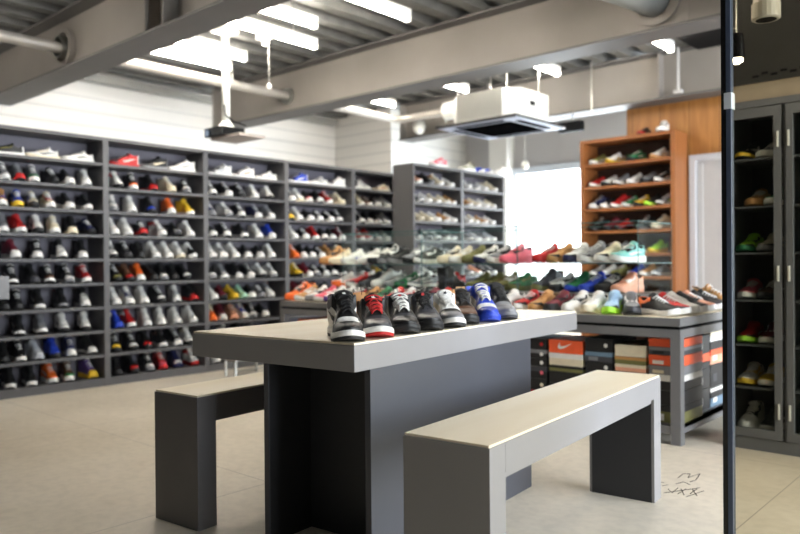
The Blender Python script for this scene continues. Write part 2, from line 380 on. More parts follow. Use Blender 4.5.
def solem(c):
    n, rgb = PAL[c]
    return mat('rubber '+n, rgb, .55, noise=.05, scale=60)
def ss(a, b, x):
    t = min(1, max(0, (x-a)/(b-a))); return t*t*(3-2*t)
def lerp(a, b, t): return a+(b-a)*t
def interp(tab, x):
    for (x0, y0), (x1, y1) in zip(tab, tab[1:]):
        if x <= x1: return lerp(y0, y1, ss(0, 1, (x-x0)/(x1-x0)) if x1 > x0 else 1)
    return tab[-1][1]
STY = {  # length, collar heel / side / front, instep, vamp, toe heights, sole heel / fore, ankle half width, body width
 'h': dict(L=.295, C=(.140, .124, .143), H=(.128, .104, .066, .055), S=(.030, .024), wt=.037, W=1.0, name='high_top_sneaker', word='high-top'),
 'm': dict(L=.295, C=(.122, .106, .124), H=(.112, .092, .063, .053), S=(.032, .025), wt=.036, W=1.0, name='mid_top_sneaker', word='mid-top'),
 'l': dict(L=.295, C=(.088, .070, .092), H=(.090, .074, .058, .048), S=(.030, .024), wt=.034, W=.98, name='low_top_sneaker', word='low-top'),
 'n': dict(L=.300, C=(.096, .074, .098), H=(.094, .076, .056, .044), S=(.040, .024), wt=.034, W=.95, name='running_shoe', word='running shoe'),
 'x': dict(L=.300, C=(.165, .163, .166), H=(.150, .105, .066, .056), S=(.032, .026), wt=.056, W=1.1, name='high_top_sneaker', word='tall boot'),
}
WTAB = [(0, .036), (.12, .036), (.35, .032), (.5, .036), (.72, .050), (.88, .046), (1, .040)]
class Shoe:
    def __init__(s, sty): s.__dict__.update(STY[sty]); s.sty = sty
    def E(s, t):
        a = math.sqrt(max(0, 1-(1-min(1, t/.11))**2)); q = max(0, (t-.80)/.20)
        return a*math.sqrt(max(0, 1-q**2.3))
    def w(s, t): return interp(WTAB, t)*s.W
    def cy(s, t): return .006*math.sin(PI*min(1, t*1.1))
    def spring(s, t): return .016*max(0, (t-.72)/.28)**2
    def z0(s, t): return lerp(s.S[0], s.S[1], ss(.25, .6, t))+s.spring(t)
    def Hc(s, t):
        h = interp([(.36, s.H[0]), (.50, lerp(s.H[0], s.H[1], .40)), (.60, s.H[1]), (.77, s.H[2]), (.92, s.H[3]), (1, s.H[3]*.92)], t)
        q = max(0, (t-.86)/.14); z0 = s.z0(t)
        return z0+(h+s.spring(t)*.6-z0)*(1-.45*q**2.6)
    def Cc(s, t): return interp([(0, s.C[0]), (.03, s.C[0]), (.20, s.C[1]), (.40, s.C[2])], t)
    def P(s, t, u, side, off=0):
        """surface point: t heel to toe, u base edge to centre line, side +-1"""
        E, W, z0 = s.E(t), s.w(t), s.z0(t)
        a = min(1, u)*PI/2; H = s.Hc(t)
        yc, zc = E*W*math.cos(a)**.72, z0+(H-z0)*math.sin(a)**.78
        yo, zo = yc, zc
        if t < .47:
            C = s.Cc(min(t, .42)); wt = s.wt if s.sty != 'x' else s.wt
            if u <= .6: f = u/.6; yo = lerp(W, wt, f**.75); zo = z0+(C-z0)*f; yo += .004*math.sin(PI*f)
            elif u <= .68: f = (u-.6)/.08; yo = wt-.008*f; zo = C+.003*math.sin(PI*f)
            elif u <= .94: f = (u-.68)/.26; yo = wt-.008+.004*f-.02*max(0, f-.8)*2; zo = lerp(C, z0+.018, f)
            else: f = (u-.94)/.06; yo = (wt-.012)*(1-f); zo = z0+.016
            yo = max(0, yo)*E
            lean = (zo-z0)*-.0
        k = ss(.39, .46, t)
        y, z = lerp(yo, yc, k), lerp(zo, zc, k)
        x = (t-.5)*s.L
        # heel curves in above the counter; shaft leans a little forward
        x += .010*math.sin(min(1, max(0, z-z0)/.10)*PI)*max(0, 1-t/.12)
        p = Vector((x, side*y+s.cy(t), z))
        return p
    def PN(s, t, u, side, off):
        p = s.P(t, u, side); e = .004
        a = s.P(min(1, t+e), u, side)-s.P(max(0, t-e), u, side); b = s.P(t, min(1, u+e), side)-s.P(t, max(0, u-e), side)
        n = a.cross(b); n = n.normalized() if n.length > 1e-9 else Vector((0, side, 0))
        if n.y*side < 0 and abs(n.y) > .2 or (abs(n.y) <= .2 and n.z < 0): n = -n
        return p+n*off
MESH = {}
def tstations(N):
    return [0, .012, .035, .07]+[.11+(.80-.11)*i/(N-1) for i in range(N)]+[.86, .91, .95, .98, .995, 1.0]
def upper_parts(sh, lod, classify):
    N = {0: 9, 1: 13, 2: 30}[lod]
    ts = tstations(N)
    us = {0: [0, .12, .28, .45, .6, .64, .68, .8, .94, 1], 1: [0, .08, .18, .3, .42, .52, .6, .64, .68, .78, .88, .94, 1],
          2: [i*.04 for i in range(16)]+[.62, .65, .68, .73, .78, .84, .90, .94, .97, 1]}[lod]
    parts = {}
    for side in (-1, 1):
        for i in range(len(ts)-1):
            for j in range(len(us)-1):
                tm, um = (ts[i]+ts[i+1])/2, (us[j]+us[j+1])/2
                k = classify(tm, um, side)
                vm, b = parts.setdefault(k, ({}, MB()))
                q = []
                for (a, c) in ((i, j), (i+1, j), (i+1, j+1), (i, j+1)):
                    key = (a, c, side if us[c] < 1 else 0)
                    if key not in vm: vm[key] = len(b.v); b.v.append(tuple(sh.P(ts[a], us[c], side)))
                    q.append(vm[key])
                if len(set(q)) >= 3: b.f.append(tuple(dict.fromkeys(q if side > 0 else q[::-1])))
    return {k: b for k, (_, b) in parts.items()}
def finish(b, name, m, smooth=True):
    me = bpy.data.meshes.new(name); me.from_pydata(b.v, [], b.f)
    bm = bmesh.new(); bm.from_mesh(me); bmesh.ops.remove_doubles(bm, verts=bm.verts, dist=1e-5)
    bmesh.ops.dissolve_degenerate(bm, dist=1e-6, edges=bm.edges)
    bmesh.ops.recalc_face_normals(bm, faces=bm.faces)
    bm.to_mesh(me); bm.free(); me.materials.append(m)
    if smooth:
        for p in me.polygons: p.use_smooth = True
    return me
def outline(sh, grow, n, toe=0):
    pts = []
    ts = [0, .004, .015, .04, .08]+[.12+.68*i/(n-1) for i in range(n)]+[.85, .90, .94, .97, .99, .998, 1.0]
    for side in (1, -1):
        seq = ts if side == 1 else ts[::-1]
        for t in seq:
            E = sh.E(t); y = side*(sh.w(t)*E+grow*min(1, E*1.3))+sh.cy(t)
            x = (t-.5)*sh.L+grow*(1.0 if t > .5 else -1.0)*(1-E)**.5*1.0
            if (side == -1 and t in (0, 1.0)): continue
            pts.append((x, y, t))
    return pts
def sole_part(sh, lod, levels):
    """levels: list of (grow, fraction of sole height)"""
    pts = outline(sh, 0, {0: 5, 1: 7, 2: 16}[lod]); b = MB(); n = len(pts)
    for g, f in levels:
        for (x, y, t) in outline(sh, g, {0: 5, 1: 7, 2: 16}[lod]):
            top = sh.z0(t)+.004; bot = sh.spring(t)
            b.v.append((x, y, lerp(bot, top, f)))
    for i in range(len(levels)-1):
        for k in range(n): b.f.append((i*n+k, i*n+(k+1) % n, (i+1)*n+(k+1) % n, (i+1)*n+k))
    b.f.append(tuple(range(n))[::-1]); b.f.append(tuple((len(levels)-1)*n+k for k in range(n)))
    return b
def tongue_part(sh, lod):
    c = sh.C[2]; L = sh.L
    pts = [(.69, sh.Hc(.69)+.001), (.58, sh.Hc(.58)+.004), (.48, sh.Hc(.48)+.006), (.415, max(sh.Hc(.43), c)-.004), (.390, c+.008), (.378, c+.018)]
    if sh.sty in 'ln': pts = [(.62, sh.Hc(.62)+.001), (.54, sh.Hc(.54)+.004), (.46, sh.Hc(.46)+.006), (.41, c+.006), (.375, c+.018), (.355, c+.024)]
    ws = [.018, .024, .028, .030, .032, .030]
    b = MB(); m = 5 if lod else 3
    for (t, z), w in zip(pts, ws):
        for k in range(m):
            a = -1+2*k/(m-1)
            b.v.append(((t-.5)*L-.004*abs(a), a*w+sh.cy(t), z-.010*a*a))
        for k in range(m):
            a = 1-2*k/(m-1)
            b.v.append(((t-.5)*L-.011, a*w+sh.cy(t), z-.010*a*a-.006))
    r = 2*m
    for i in range(len(pts)-1):
        for k in range(r): b.f.append((i*r+k, i*r+(k+1) % r, (i+1)*r+(k+1) % r, (i+1)*r+k))
    b.f.append(tuple(range(r))); b.f.append(tuple((len(pts)-1)*r+k for k in range(r)))
    return b
def laces_part(sh, lod, rows=None):
    b = MB(); n = rows or (4 if lod == 0 else 5 if lod == 1 else 7)
    r = .0032 if lod < 2 else .0026
    hi = .40 if sh.sty in 'hmx' else .43
    for i in range(n):
        t = lerp(.67, hi, i/(n-1))
        def pt(t, a):
            z = max(sh.P(min(.70, max(.42, t)), .80, 1).z, sh.Hc(max(.42, t)) if t >= .42 else 0)
            if t < .44: z = lerp(z, sh.C[2]+.004, ss(.46, .40, t) if False else (1-ss(.40, .46, t)))
            return ((t-.5)*sh.L+.004, a*lerp(.030, .019, (t-.4)/.27)+sh.cy(t), z+.009-.013*abs(a)**2.2)
        if lod < 2: b.tube([pt(t, a) for a in (-1, 0, 1)], r, 5)
        else:
            dt = (hi-.67)/(n-1)*.5
            b.tube([pt(t+dt*(a+1)/2, a) for a in (-1, -.6, -.2, .2, .6, 1)], r, 6)
            if i < n-1: b.tube([pt(t+dt*(1-a)/2, a) for a in (-1, -.6, -.2, .2, .6, 1)], r, 6)
    return b
def patch(sh, up, lo, n, off, side):
    """strip between two (t,u) curves laid on the side wall"""
    b = MB()
    for i in range(n+1):
        f = i/n
        for c in (lo, up):
            for k, o in ((0, off),):
                t = interpl(c, f)
                b.v.append(tuple(sh.PN(t[0], t[1], side, o)))
    for i in range(n): b.f.append((2*i, 2*i+1, 2*i+3, 2*i+2))
    return b
def interpl(c, f):
    x = f*(len(c)-1); i = min(int(x), len(c)-2); k = x-i
    return (lerp(c[i][0], c[i+1][0], k), lerp(c[i][1], c[i+1][1], k))
SW_LO = [(.15, .44), (.26, .31), (.38, .19), (.50, .11), (.58, .11), (.64, .19), (.67, .30)]
SW_UP = [(.15, .44), (.27, .345), (.40, .27), (.50, .245), (.56, .24), (.62, .26), (.67, .30)]
def swoosh(sh, lod):
    b = MB()
    for side in (-1, 1):
        p = patch(sh, SW_UP, SW_LO, 10 if lod < 2 else 24, .0022, side); o = len(b.v)
        b.v += p.v; b.f += [tuple(o+i for i in q) for q in p.f]
    return b
def cls(mode, rich=False):
    def f(t, u, side):
        if t < .44 and u > .66: return 'lining'
        if mode == 't' and t > .80: return 'toe_box'
        if mode == 't' and False: return ''
        if mode == 'h' and (t < .14 or (t < .42 and u > .46)): return 'collar'
        if mode == 'e' and .40 < t < .68 and u > .40: return 'eyestay'
        if rich and mode not in 'tev' and t > .80 and u < .5: return 'toe_cap'
        if rich and mode != 'e' and .40 < t < .69 and u > .42: return 'eyestay_panel'
        if rich and mode != 'h' and t < .13 and u < .62: return 'heel_counter'
        if mode == 'v' and t > .44 and u > .0 and (t > .66 or u > .42): return 'vamp'
        return 'upper'
    return f
def build_shoe(name, sty, up, so, ac, mode, lod, lace=None, tongue=None, lining=None, outs=None, L=1.0):
    S3 = L if isinstance(L, tuple) else (L, L, L)
    sh = Shoe(sty)
    t = bpy.data.objects.new(name, None); COL.objects.link(t); t.empty_display_size = .02
    lining = lining or ('k' if up in 'kwgdrnm' else 'd'); tongue = tongue or up
    lace = lace or (ac if mode == 'l' else ('w' if up not in 'w' and random.random() < .45 else up))
    outs = outs or ('k' if up in 'kgd' and random.random() < .4 else so)
    key = (sty, lod)
    def add(pn, kk, mk, m, parent=t, smooth=True):
        k2 = key+(pn, kk, m.name)
        if k2 not in MESH: MESH[k2] = finish(mk(), pn, m, smooth)
        return link(pn, MESH[k2], parent)
    add('outsole', 0, lambda: sole_part(sh, lod, [(.000, 0), (.004, .02), (.005, .30)]), solem(outs), smooth=False)
    add('midsole', 0, lambda: sole_part(sh, lod, [(.004, .30), (.0055, .36), (.0045, .80), (.003, 1.0)]), solem(so), smooth=lod == 2)
    kk = ('up', sty, lod, mode)
    if kk not in MESH: MESH[kk] = upper_parts(sh, lod, cls(mode, lod > 0))
    R = random.Random(name+up+so+ac+mode+str(len(bpy.data.objects)))
    pk = [R.choice(q) for q in ((up, up, so, 'k', 'd'), (so, 'w', 'k', up, ac), (ac, so, 'k', 'w'))]
    for pn, b in MESH[kk].items():
        c = {'lining': lining, 'upper': up, 'toe_cap': pk[0], 'eyestay_panel': pk[1], 'heel_counter': pk[2]}.get(pn, ac)
        add(pn, mode, lambda b=b: b, cm(c))
    add('tongue', 0, lambda: tongue_part(sh, lod), cm(tongue))
    add('laces', 0, lambda: laces_part(sh, lod), cm(lace))
    if lod and mode in '-th' and R.random() < .6: add('side_swoosh', 0, lambda: swoosh(sh, lod), cm('w' if up not in 'wcs' else R.choice('kkrgb')), smooth=False)
    if mode == 's': add('side_swoosh', 0, lambda: swoosh(sh, lod), cm(ac), smooth=False)
    t.scale = S3
    return t
ORD = ['first', 'second', 'third', 'fourth', 'fifth', 'sixth', 'seventh', 'eighth', 'ninth', 'tenth', 'eleventh', 'twelfth', 'thirteenth',
       'fourteenth', 'fifteenth', 'sixteenth', 'seventeenth', 'eighteenth', 'nineteenth', 'twentieth']
def describe(sty, up, so, ac, mode, where):
    n = PAL[up][0]; k = STY[sty]['word']
    s = '%s %s' % (n, k)
    extra = {'t': 'toe', 'h': 'collar', 'e': 'eyestay', 'v': 'vamp', 's': 'swoosh'}.get(mode)
    if extra and ac != up: s += ' with %s %s' % (PAL[ac][0], extra)
    if so != up and len(s.split())+len(where.split()) < 13: s += (' and' if extra and ac != up else ' with')+' %s sole' % PAL[so][0]
    return s+', '+where
def shoe(spec, loc, rz, where, group, lod=0, L=1.0):
    """spec: style, upper, sole, accent, mode e.g. 'hkw' or 'hkwrt'"""
    sty, up, so = spec[0], spec[1], spec[2]; ac = spec[3] if len(spec) > 3 else up; mode = spec[4] if len(spec) > 4 else '-'
    o = build_shoe(STY[sty]['name'], sty, up, so, ac, mode, lod, L=L)
    o.location = loc; o.rotation_euler.z = rz
    tag(o, describe(sty, up, so, ac, mode, where), 'shoe', group)
    return o

# ------------------------------------------------------------------ wall shelving
def shelf_unit(label, W, zs, top, D, loc, rz, m=SHELF, backm=SHBACK, th=.022, plinth=True):
    """local: width along +y, front at x=0 facing +x, back at x=-D"""
    u = thing('shoe_shelf', label, 'shelf', loc, rz)
    for y0 in (0, W-.024): box(-D, 0, y0, y0+.024, 0, top).obj('side_panel', m, u)
    box(-D, -D+.012, .024, W-.024, .02, top-.02).obj('back_panel', backm, u)
    box(-D+.012, 0, .024, W-.024, top-.026, top).obj('top_panel', m, u)
    for z in zs: box(-D+.012, -.004, .024, W-.024, z-th, z).obj('shelf_board', m, u)
    if plinth: box(-.03, -.008, .024, W-.024, 0, min(zs)-th).obj('plinth', m, u)
    return u
WX, WD = -5.89, .30
WZ = [1.846-.1978*k for k in range(10)]
BAYS = [('first', 1.97), ('second', 2.93), ('third', 3.89), ('fourth', 4.85), ('fifth', 5.81)]
for nm, y in BAYS:
    shelf_unit('tall dark grey shoe shelving along the siding wall, %s bay from the camera end' % nm, .96, WZ, 2.06, WD, (WX, y, 0), 0)
ROWS = {
 'first': ['8lkwae*a 44lwcks* 82lwwks*', '5mgw 20mgrrt 34mgwet 54nkkd 69lkwwt 88mww', '4ntwbe 20nbyws 35lckws 51ncwre 69nkwwt 88nkw',
   '4mgw 20mrws 39mwkks 56mcw 74hkcct 90lnkd', '14mmwwt 39hkwwt 62hkwwv 84hkwwt', '13hkwws 33hkddt 50mkwut 68hkgwt 86mrws',
   '3hkk 16hkk 40hkwws 63hkgs 85hkwwv', '20hkwws 42mgw 64hwkks 86hwkks', '4hkk 17hkw 36mss 54hbkbt 71hnwwt 90hkwwt', '10hkw 31hkw 51mowws 69muwet 90mvyyt'],
 'second': ['126mrrws* 156mkgcs* 186mww*', '119hwkrh 135hkwot 153hkrrt 171mcc 188lkgwt', '115mwgge 133hww 152hkkbt 172howwt 189hyww',
   '114mww 128hww 144lkrrt 161mwwrh 177lkdgt 190hww', '113hwkke 127mkkdt 141mkkd 155hww 168hww 180hwcc 192mwwkv',
   '116hkkat 126hukrt 139howwt 150mkkd 161hkgwt 172mkk 183mkkwt 194mwkks', '115hww 129hwwne 144hww 160mkkwt 177hwwge 193mkrrt',
   '117mbbwh 130mrwwh 147hww 162hww 177hww 192hww', '116hkkyt 132hkkwt 147hkkrt 162mkwuh 176mkwwt 189hwkch', '117hkk 132mkkrt 149mkgwt 162mrrpt 177mnnwt 194mwrrh'],
 'third': ['221mwwss* 245mwwos* 268lww*', '213mkwwt 228mkwwt 242mkkgt 256mww 271mwk', '212mnggt 228mwgge 242mkwwt 258mnwwt 271mgwwt',
   '212mkwwt 227mkwwt 244mkwgt 259mwwcs 272mbwwt', '212mww 223mwwge 235hww 248lkwwt 261lkwwt 272mww', '212mkgwt 224mgw 238hkwwt 250mkwwt 262mwkks 273mwgge',
   '213lww 221lmk 231lyyks 242lhh 251lkwwt 259lgg 267mgwwv 277lww', '213mcoov 221mmwwt 234mfft 243mwwbe 253mkgwt 264lkwwt',
   '214mkw 226mww 240mkw 255mgw', '214lww 228lkwwt 243lkw 258lgw'],
 'fourth': ['299mbwws* 319lww* 341mww*', '292mkwwt 300mwc 309lkwrt 320mkwwt 329mrw 341mcc', '291lkyyt 299mww 310lkwwt 320lkwwt 330lkwwt 340mkwwt',
   '294mww 306lkwwt 316mrw 325lkwwt 333lkwwt 342mmwwt', '295moo 304mkwwt 312lkwwt 321lkwwt 330mtwwt 341mcw', '298mykyt 308mmwwt 317lkgwt 326lkwwt 334lkwwt 343mkw',
   '297mmw 307mmkkt 318mkw 330lkw'],
 'fifth': ['363mwwss* 382lcc*', '361mcw 369luw 378lkwwt 387mww', '361mkwwt 369mkwwt 378mkwwt 387mww', '361mrw 369mrw 378lgw 387lww', '361lkw 370lgw 378lkw 387lww', '361lkw 370lkw 378lyk 387lkw'],
}
random.seed(11)
CLIP = {}
for nm, y0 in BAYS:
    for r, row in enumerate(ROWS[nm]):
        used = []
        for i, tok in enumerate(row.split()):
            side = '*' in tok; tok = tok.split('*')[0]
            j = 0
            while tok[j].isdigit(): j += 1
            px, spec = float(tok[:j]), tok[j:]
            if len(spec) == 4: spec = spec[:3]
            z = WZ[r]
            x = WX-.150
            y = at(px, 262, 0, WX-.09 if not side else WX-.12).y
            y = min(max(y, y0+.085), y0+.96-.085)
            if side: y = min(max(y, y0+.172), y0+.96-.172)
            if used: y = max(y, used[-1]+(.275 if side else .112))
            if y > y0+.96-.07: continue
            used.append(y)
            rz = rad(-90+random.uniform(-3, 3)) if side else rad(random.uniform(-9, 9)-5)
            if side and nm == 'fifth' and i == 0: rz = rad(90)
            shoe(spec, (x if not side else WX-.13, y, z+.0005), rz, '%s in %s row down, %s wall bay' % (ORD[i], ORD[r], nm), 'shoes on the wall shelving', 1 if side else 0, L=.90 if side else (.79, .82, {'h': 1.03, 'm': 1.13}.get(spec[0], 1.25)))

# island shelving in front of the far wall
IX = -5.09; IZ = [1.848-.200*k for k in range(9)]
for nm, y in (('nearer', 5.905), ('farther', 6.762)):
    shelf_unit('free-standing grey shoe shelving beside the window, %s of its two bays' % nm, .857, IZ, 2.06, .29, (IX, y, 0), 0)
IR = {'nearer': ['417lfwoh 429mkg 439mcwth 450lww', '419lgwps 427lww 436lcw 445lcw 453ltw', '419lcc 428lcc 436lww 445ltw 454lww', '418ngw 427nkg 436ngw 445nkw 454ngw', '418lgw 427lkw 436lgw 446lkw 454lgw', '418lgw 427lww 436lkw 446lgw', '418lkw 427lgw 436lkw 446lkw'],
      'farther': ['467mww 476lgw 484lww 493mcw', '468ltw 476lcw 485lww 492lcw 499ltw', '468lww 475lcw 483ltw 491lww 498lww', '468ngw 476nsw 484ngw 491nsw 498ngw', '468lgw 476lsw 484lkw 491lgw 498lww', '468lgw 476lfw 484lkw 492lgw', '468lgw 476lkw 484lkw 492lgw']}
for nm, y0 in (('nearer', 5.905), ('farther', 6.762)):
    for r, row in enumerate(IR[nm]):
        last = -9
        for i, tok in enumerate(row.split()):
            px, spec = float(tok[:3]), tok[3:]
            if len(spec) == 4: spec = spec[:3]
            y = at(px, 262, 0, IX-.08).y; y = min(max(y, y0+.10, last+.112), y0+.857-.105)
            if y < last+.10: continue
            last = y
            shoe(spec, (IX-.140, y, IZ[r]+.0005), rad(random.uniform(-8, 8)+4), '%s in %s row down, %s island bay' % (ORD[i], ORD[r], nm), 'shoes on the island shelving', 0, L=(.83, .84, 1.12))
for px, spec, lb in ((438, 'lpwws', 'alone on top of the island shelving'), (467, 'lawws', 'on top of the island shelving'), (500, 'mww', 'at the window end on top of the island shelving')):
    shoe(spec, (IX-.055, at(px, 165, 0, IX-.055).y, 2.0605), rad(-90), lb, 'shoes on top of the island shelving', 1, L=.95)
for k, px in enumerate((483, 491)):
    s = thing('slide_sandal', 'blue strapped white slide sandal on island shelving, %s of the two' % ('first', 'second')[k], 'sandal', (IX-.15, at(px, 168, 0, IX-.02).y, 2.0605), rad(2), 'slide sandals on the island shelving')
    sh = Shoe('l'); bb = sole_part(sh, 1, [(0, 0), (.004, .1), (.004, .8), (.001, 1)])
    link('footbed', finish(bb, 'footbed', solem('w'), False), s)
    b = MB()
    for i in range(9):
        a = PI*i/8
        for x in (.0, .09): b.v += [(x, .055*math.cos(a), .02+.055*math.sin(a)), (x, .050*math.cos(a), .02+.050*math.sin(a))]
    for i in range(8):
        q = i*4; b.f += [(q, q+2, q+6, q+4), (q+1, q+5, q+7, q+3), (q, q+4, q+5, q+1), (q+2, q+3, q+7, q+6)]
    b.f += [(0, 1, 3, 2), (32, 34, 35, 33)]
    link('strap', finish(b, 'strap', cm('b')), s)

# orange wooden shelving
OX0, OX1, OY = -3.93, -2.88, 7.37
OZ = [2.055, 1.812, 1.572, 1.330, 1.086, .843, .60, .36, .10]
ou = thing('wooden_shoe_shelf', 'tall orange brown wooden shoe shelf against the wood panelled wall', 'shelf', (OX0, OY, 0))
for x in (0, OX1-OX0-.045): box(x, x+.045, 0, .34, 0, 2.32).obj('side_panel', ORANGEW, ou)
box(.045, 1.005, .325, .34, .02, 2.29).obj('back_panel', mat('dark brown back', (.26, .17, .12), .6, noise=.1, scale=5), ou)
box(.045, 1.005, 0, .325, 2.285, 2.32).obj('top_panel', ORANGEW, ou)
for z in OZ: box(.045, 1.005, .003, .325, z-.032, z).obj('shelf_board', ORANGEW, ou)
box(.045, 1.005, .02, .04, 0, .068).obj('plinth', ORANGEW, ou)
OR = ['597lawws 613lwyys 634lekws 658lwtts', '596lrw 609lwkks 621ngw 634lww 648lgkks 662lkwws', '593mnwwt 603lkwwt 615mrwps 627lew 638lyk 648nkl 661ngwls', '597mkk 610mmk 621lrk 643mkd 659mcc',
      '595lgw 607lkw 620lgw 632lkw 655ntlll 668lww', '595lgw 605lww 618laa 635nbwws 646ltw 657lgw 668lcw', '597lgw 610lkw 625lgw 640lkw 655lgw 667lkw']
for r, row in enumerate(OR):
    last = -9
    for i, tok in enumerate(row.split()):
        px, spec = float(tok[:3]), tok[3:]
        if spec == 'ntlll': spec = 'nly'
        if spec == 'laa': spec = 'laa'
        x = at(px, 262, 1, OY+.08).x; x = min(max(x, OX0+.15, last+.125), OX1-.15)
        if x < last+.11: continue
        last = x
        shoe(spec, (x, OY+.158, OZ[r]+.0005), rad(-108+random.uniform(-4, 4)), '%s in %s row down, wooden shelf' % (ORD[i], ORD[r]), 'shoes on the wooden shelf', 0, L=(.94, .95, 1.12))
shoe('mwwcs', (at(663, 120, 1, OY+.16).x, OY+.15, 2.3205), rad(-80), 'standing on top of the wooden shelf', 'shoes on top of the wooden shelf', 1)
shoe('lkrrt', (at(646, 125, 1, OY+.16).x-.02, OY+.16, 2.3205), rad(-95), 'small, on top of the wooden shelf', 'shoes on top of the wooden shelf', 1, L=.8)

# ------------------------------------------------------------------ hero table and benches (turned 5.68 degrees from the walls)
TA = rad(5.68)
def tw(x, y, z=0):
    return (math.cos(TA)*x-math.sin(TA)*y, math.sin(TA)*x+math.cos(TA)*y, z)
tb = thing('display_table', 'big grey slab-topped display table with charcoal body in the middle', 'table', (0, 0, 0), TA)
box(-2.25, -1.465, 1.76, 3.505, .66, .744).obj('slab', LAM_M, tb, bevel=.002)
box(-2.246, -1.469, 1.764, 3.501, .744, .751).obj('wood_top', TOPW, tb)
for x in (-1.955, -1.490): box(x, x+.024, 1.84, 2.985, 0, .66).obj('side_panel', BODY, tb, bevel=.001)
for y in (2.055, 2.76): box(-1.931, -1.490, y, y+.022, 0, .66).obj('end_panel', INNER, tb)  # coloured near black for the shade inside the end recess
for x in (-1.931, -1.4915): box(x, x+.0015, 1.845, 2.055, 0, .66).obj('recess_shade', INNER, tb)  # thin dark sheets painting the recess shade onto the side panels
def bench(label, x0, x1, y0, y1, h, mm):
    t = thing('bench', label, 'bench', (0, 0, 0), TA)
    for y in (y0, y1-.088): box(x0, x1, y, y+.088, 0, h-.006).obj('leg', mm, t, bevel=.0015)
    box(x0, x1, y0+.088, y1-.088, h-.088, h-.006).obj('apron', mm, t)
    box(x0+.012, x1-.012, y0+.088, y1-.088, h-.108, h-.088).obj('under_rail', mm, t)
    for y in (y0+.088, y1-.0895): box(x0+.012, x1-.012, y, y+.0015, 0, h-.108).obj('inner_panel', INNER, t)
    box(x0+.004, x1-.004, y0+.004, y1-.004, h-.006, h+.001).obj('seat', TOPW, t)
    return t
bench('grey bench with pale wood seat in front of the display table', -1.228, -.948, 1.687, 3.152, .518, LAM_M)
bench('dark grey bench with pale wood seat behind the display table', -2.500, -2.238, 1.770, 3.25, .507, LAM_D)

# ------------------------------------------------------------------ hero shoes
def hero(name, sty, classify, cols, label, x, y, ang, sw=None, logo=None, rows=7, L=1.0, scale_z=1.0, extra=None):
    sh = Shoe(sty); sh.wt = .041
    wx, wy, _ = tw(x, y)
    t = thing(name, label, 'shoe', (wx, wy, .7515), TA+rad(ang), 'sneakers lined up on the display table')
    def add(pn, b, m, smooth=True, lab=None, parent=None): return link(pn, finish(b, pn, m, smooth), parent or t, label=lab)
    add('outsole', sole_part(sh, 2, [(.000, 0), (.0045, .02), (.006, .34)]), solem(cols['out']), False)
    add('midsole', sole_part(sh, 2, [(.005, .34), (.0065, .40), (.0055, .85), (.003, 1.0)]), solem(cols['mid']))
    for pn, b in upper_parts(sh, 2, classify).items():
        add(pn, b, leather(cols[pn]))
    add('tongue', tongue_part(sh, 2), leather(cols['tongue']))
    add('laces', laces_part(sh, 2, rows), cm(cols['lace']))
    if sw: add('side_swoosh', swoosh(sh, 2), leather(sw), False)
    # stitched toe overlay edge
    if logo:
        c = sh.C[2]; b = MB(); x0 = (.375-.5)*sh.L
        pts = []
        for k in range(10):
            a = 2*PI*k/10; r = .0085 if k % 2 == 0 else .0045
            pts.append((r*math.cos(a), r*math.sin(a)))
        bb = len(b.v)
        for q, (py, pz) in enumerate(pts): b.v.append((x0+.008, py+sh.cy(.4), c+.004+pz)); b.v.append((x0+.0095, py+sh.cy(.4), c+.004+pz))
        n = len(pts); b.f.append(tuple(2*k+1 for k in range(n))); b.f.append(tuple(2*k for k in range(n))[::-1])
        for k in range(n): b.f.append((2*k, 2*((k+1) % n), 2*((k+1) % n)+1, 2*k+1))
        add('tongue_emblem', b, cm(logo), False)
    if extra: extra(sh, add)
    return t
def leather(c):
    n, rgb = PAL[c]
    return mat('leather '+n, rgb, .42, noise=.10, scale=140, bump=.25)
def cls_j1(t, u, s):
    if t < .44 and u > .66: return 'lining'
    if .70 < t < .81 and u > .60: return 'toe_box'
    if t > .66+.16*u: return 'toe_cap'
    if .40 < t < .72 and u > .38: return 'eyestay'
    if t < .40 and u > .40: return 'collar'
    if t < .15 and u < .40: return 'heel_counter'
    return 'quarter'
def cls_flat(t, u, s):
    if t < .44 and u > .66: return 'lining'
    if t > .71 and u > .30: return 'toe_box'
    if t > .70: return 'mudguard'
    if .40 < t < .71 and u > .40: return 'eyestay'
    if t < .40 and u > .42: return 'collar'
    if t < .17: return 'heel_counter'
    return 'quarter'
def cls_mud(t, u, s):
    if t < .44 and u > .66: return 'lining'
    if t > .80 or (t > .62 and u < .34): return 'mudguard'
    if t > .70: return 'toe_box'
    if .40 < t < .70 and u > .40: return 'eyestay'
    if t < .40 and u > .42: return 'collar'
    if t < .17: return 'heel_counter'
    return 'quarter'
def C(**k):
    d = dict(out='k', mid='w', lining='k', tongue='k', lace='k', quarter='k', collar='k', eyestay='k', toe_box='k', toe_cap='k', mudguard='k', heel_counter='k'); d.update(k); return d
HX = [(-1.580, 1.845), (-1.578, 1.998), (-1.575, 2.15), (-1.575, 2.30), (-1.567, 2.445), (-1.60, 2.615), (-1.58, 2.75), (-1.580, 2.89)]
HA = -42
hero('high_top_sneaker', 'h', cls_j1, C(quarter='w', toe_box='w', toe_cap='k', heel_counter='w', collar='k', out='k', mid='w', lining='k'), 'black and white high-top with black swoosh and toe, at the near table corner', *HX[0], HA+1, sw='k', logo='w', rows=8)
hero('mid_top_sneaker', 'm', cls_flat, C(toe_box='d', mudguard='d', quarter='k', lace='r', tongue='k', out='r', mid='w', eyestay='k'), 'black mid-top with red laces and red outsole, beside the corner shoe', *HX[1], HA, sw='d', logo='w', rows=7)
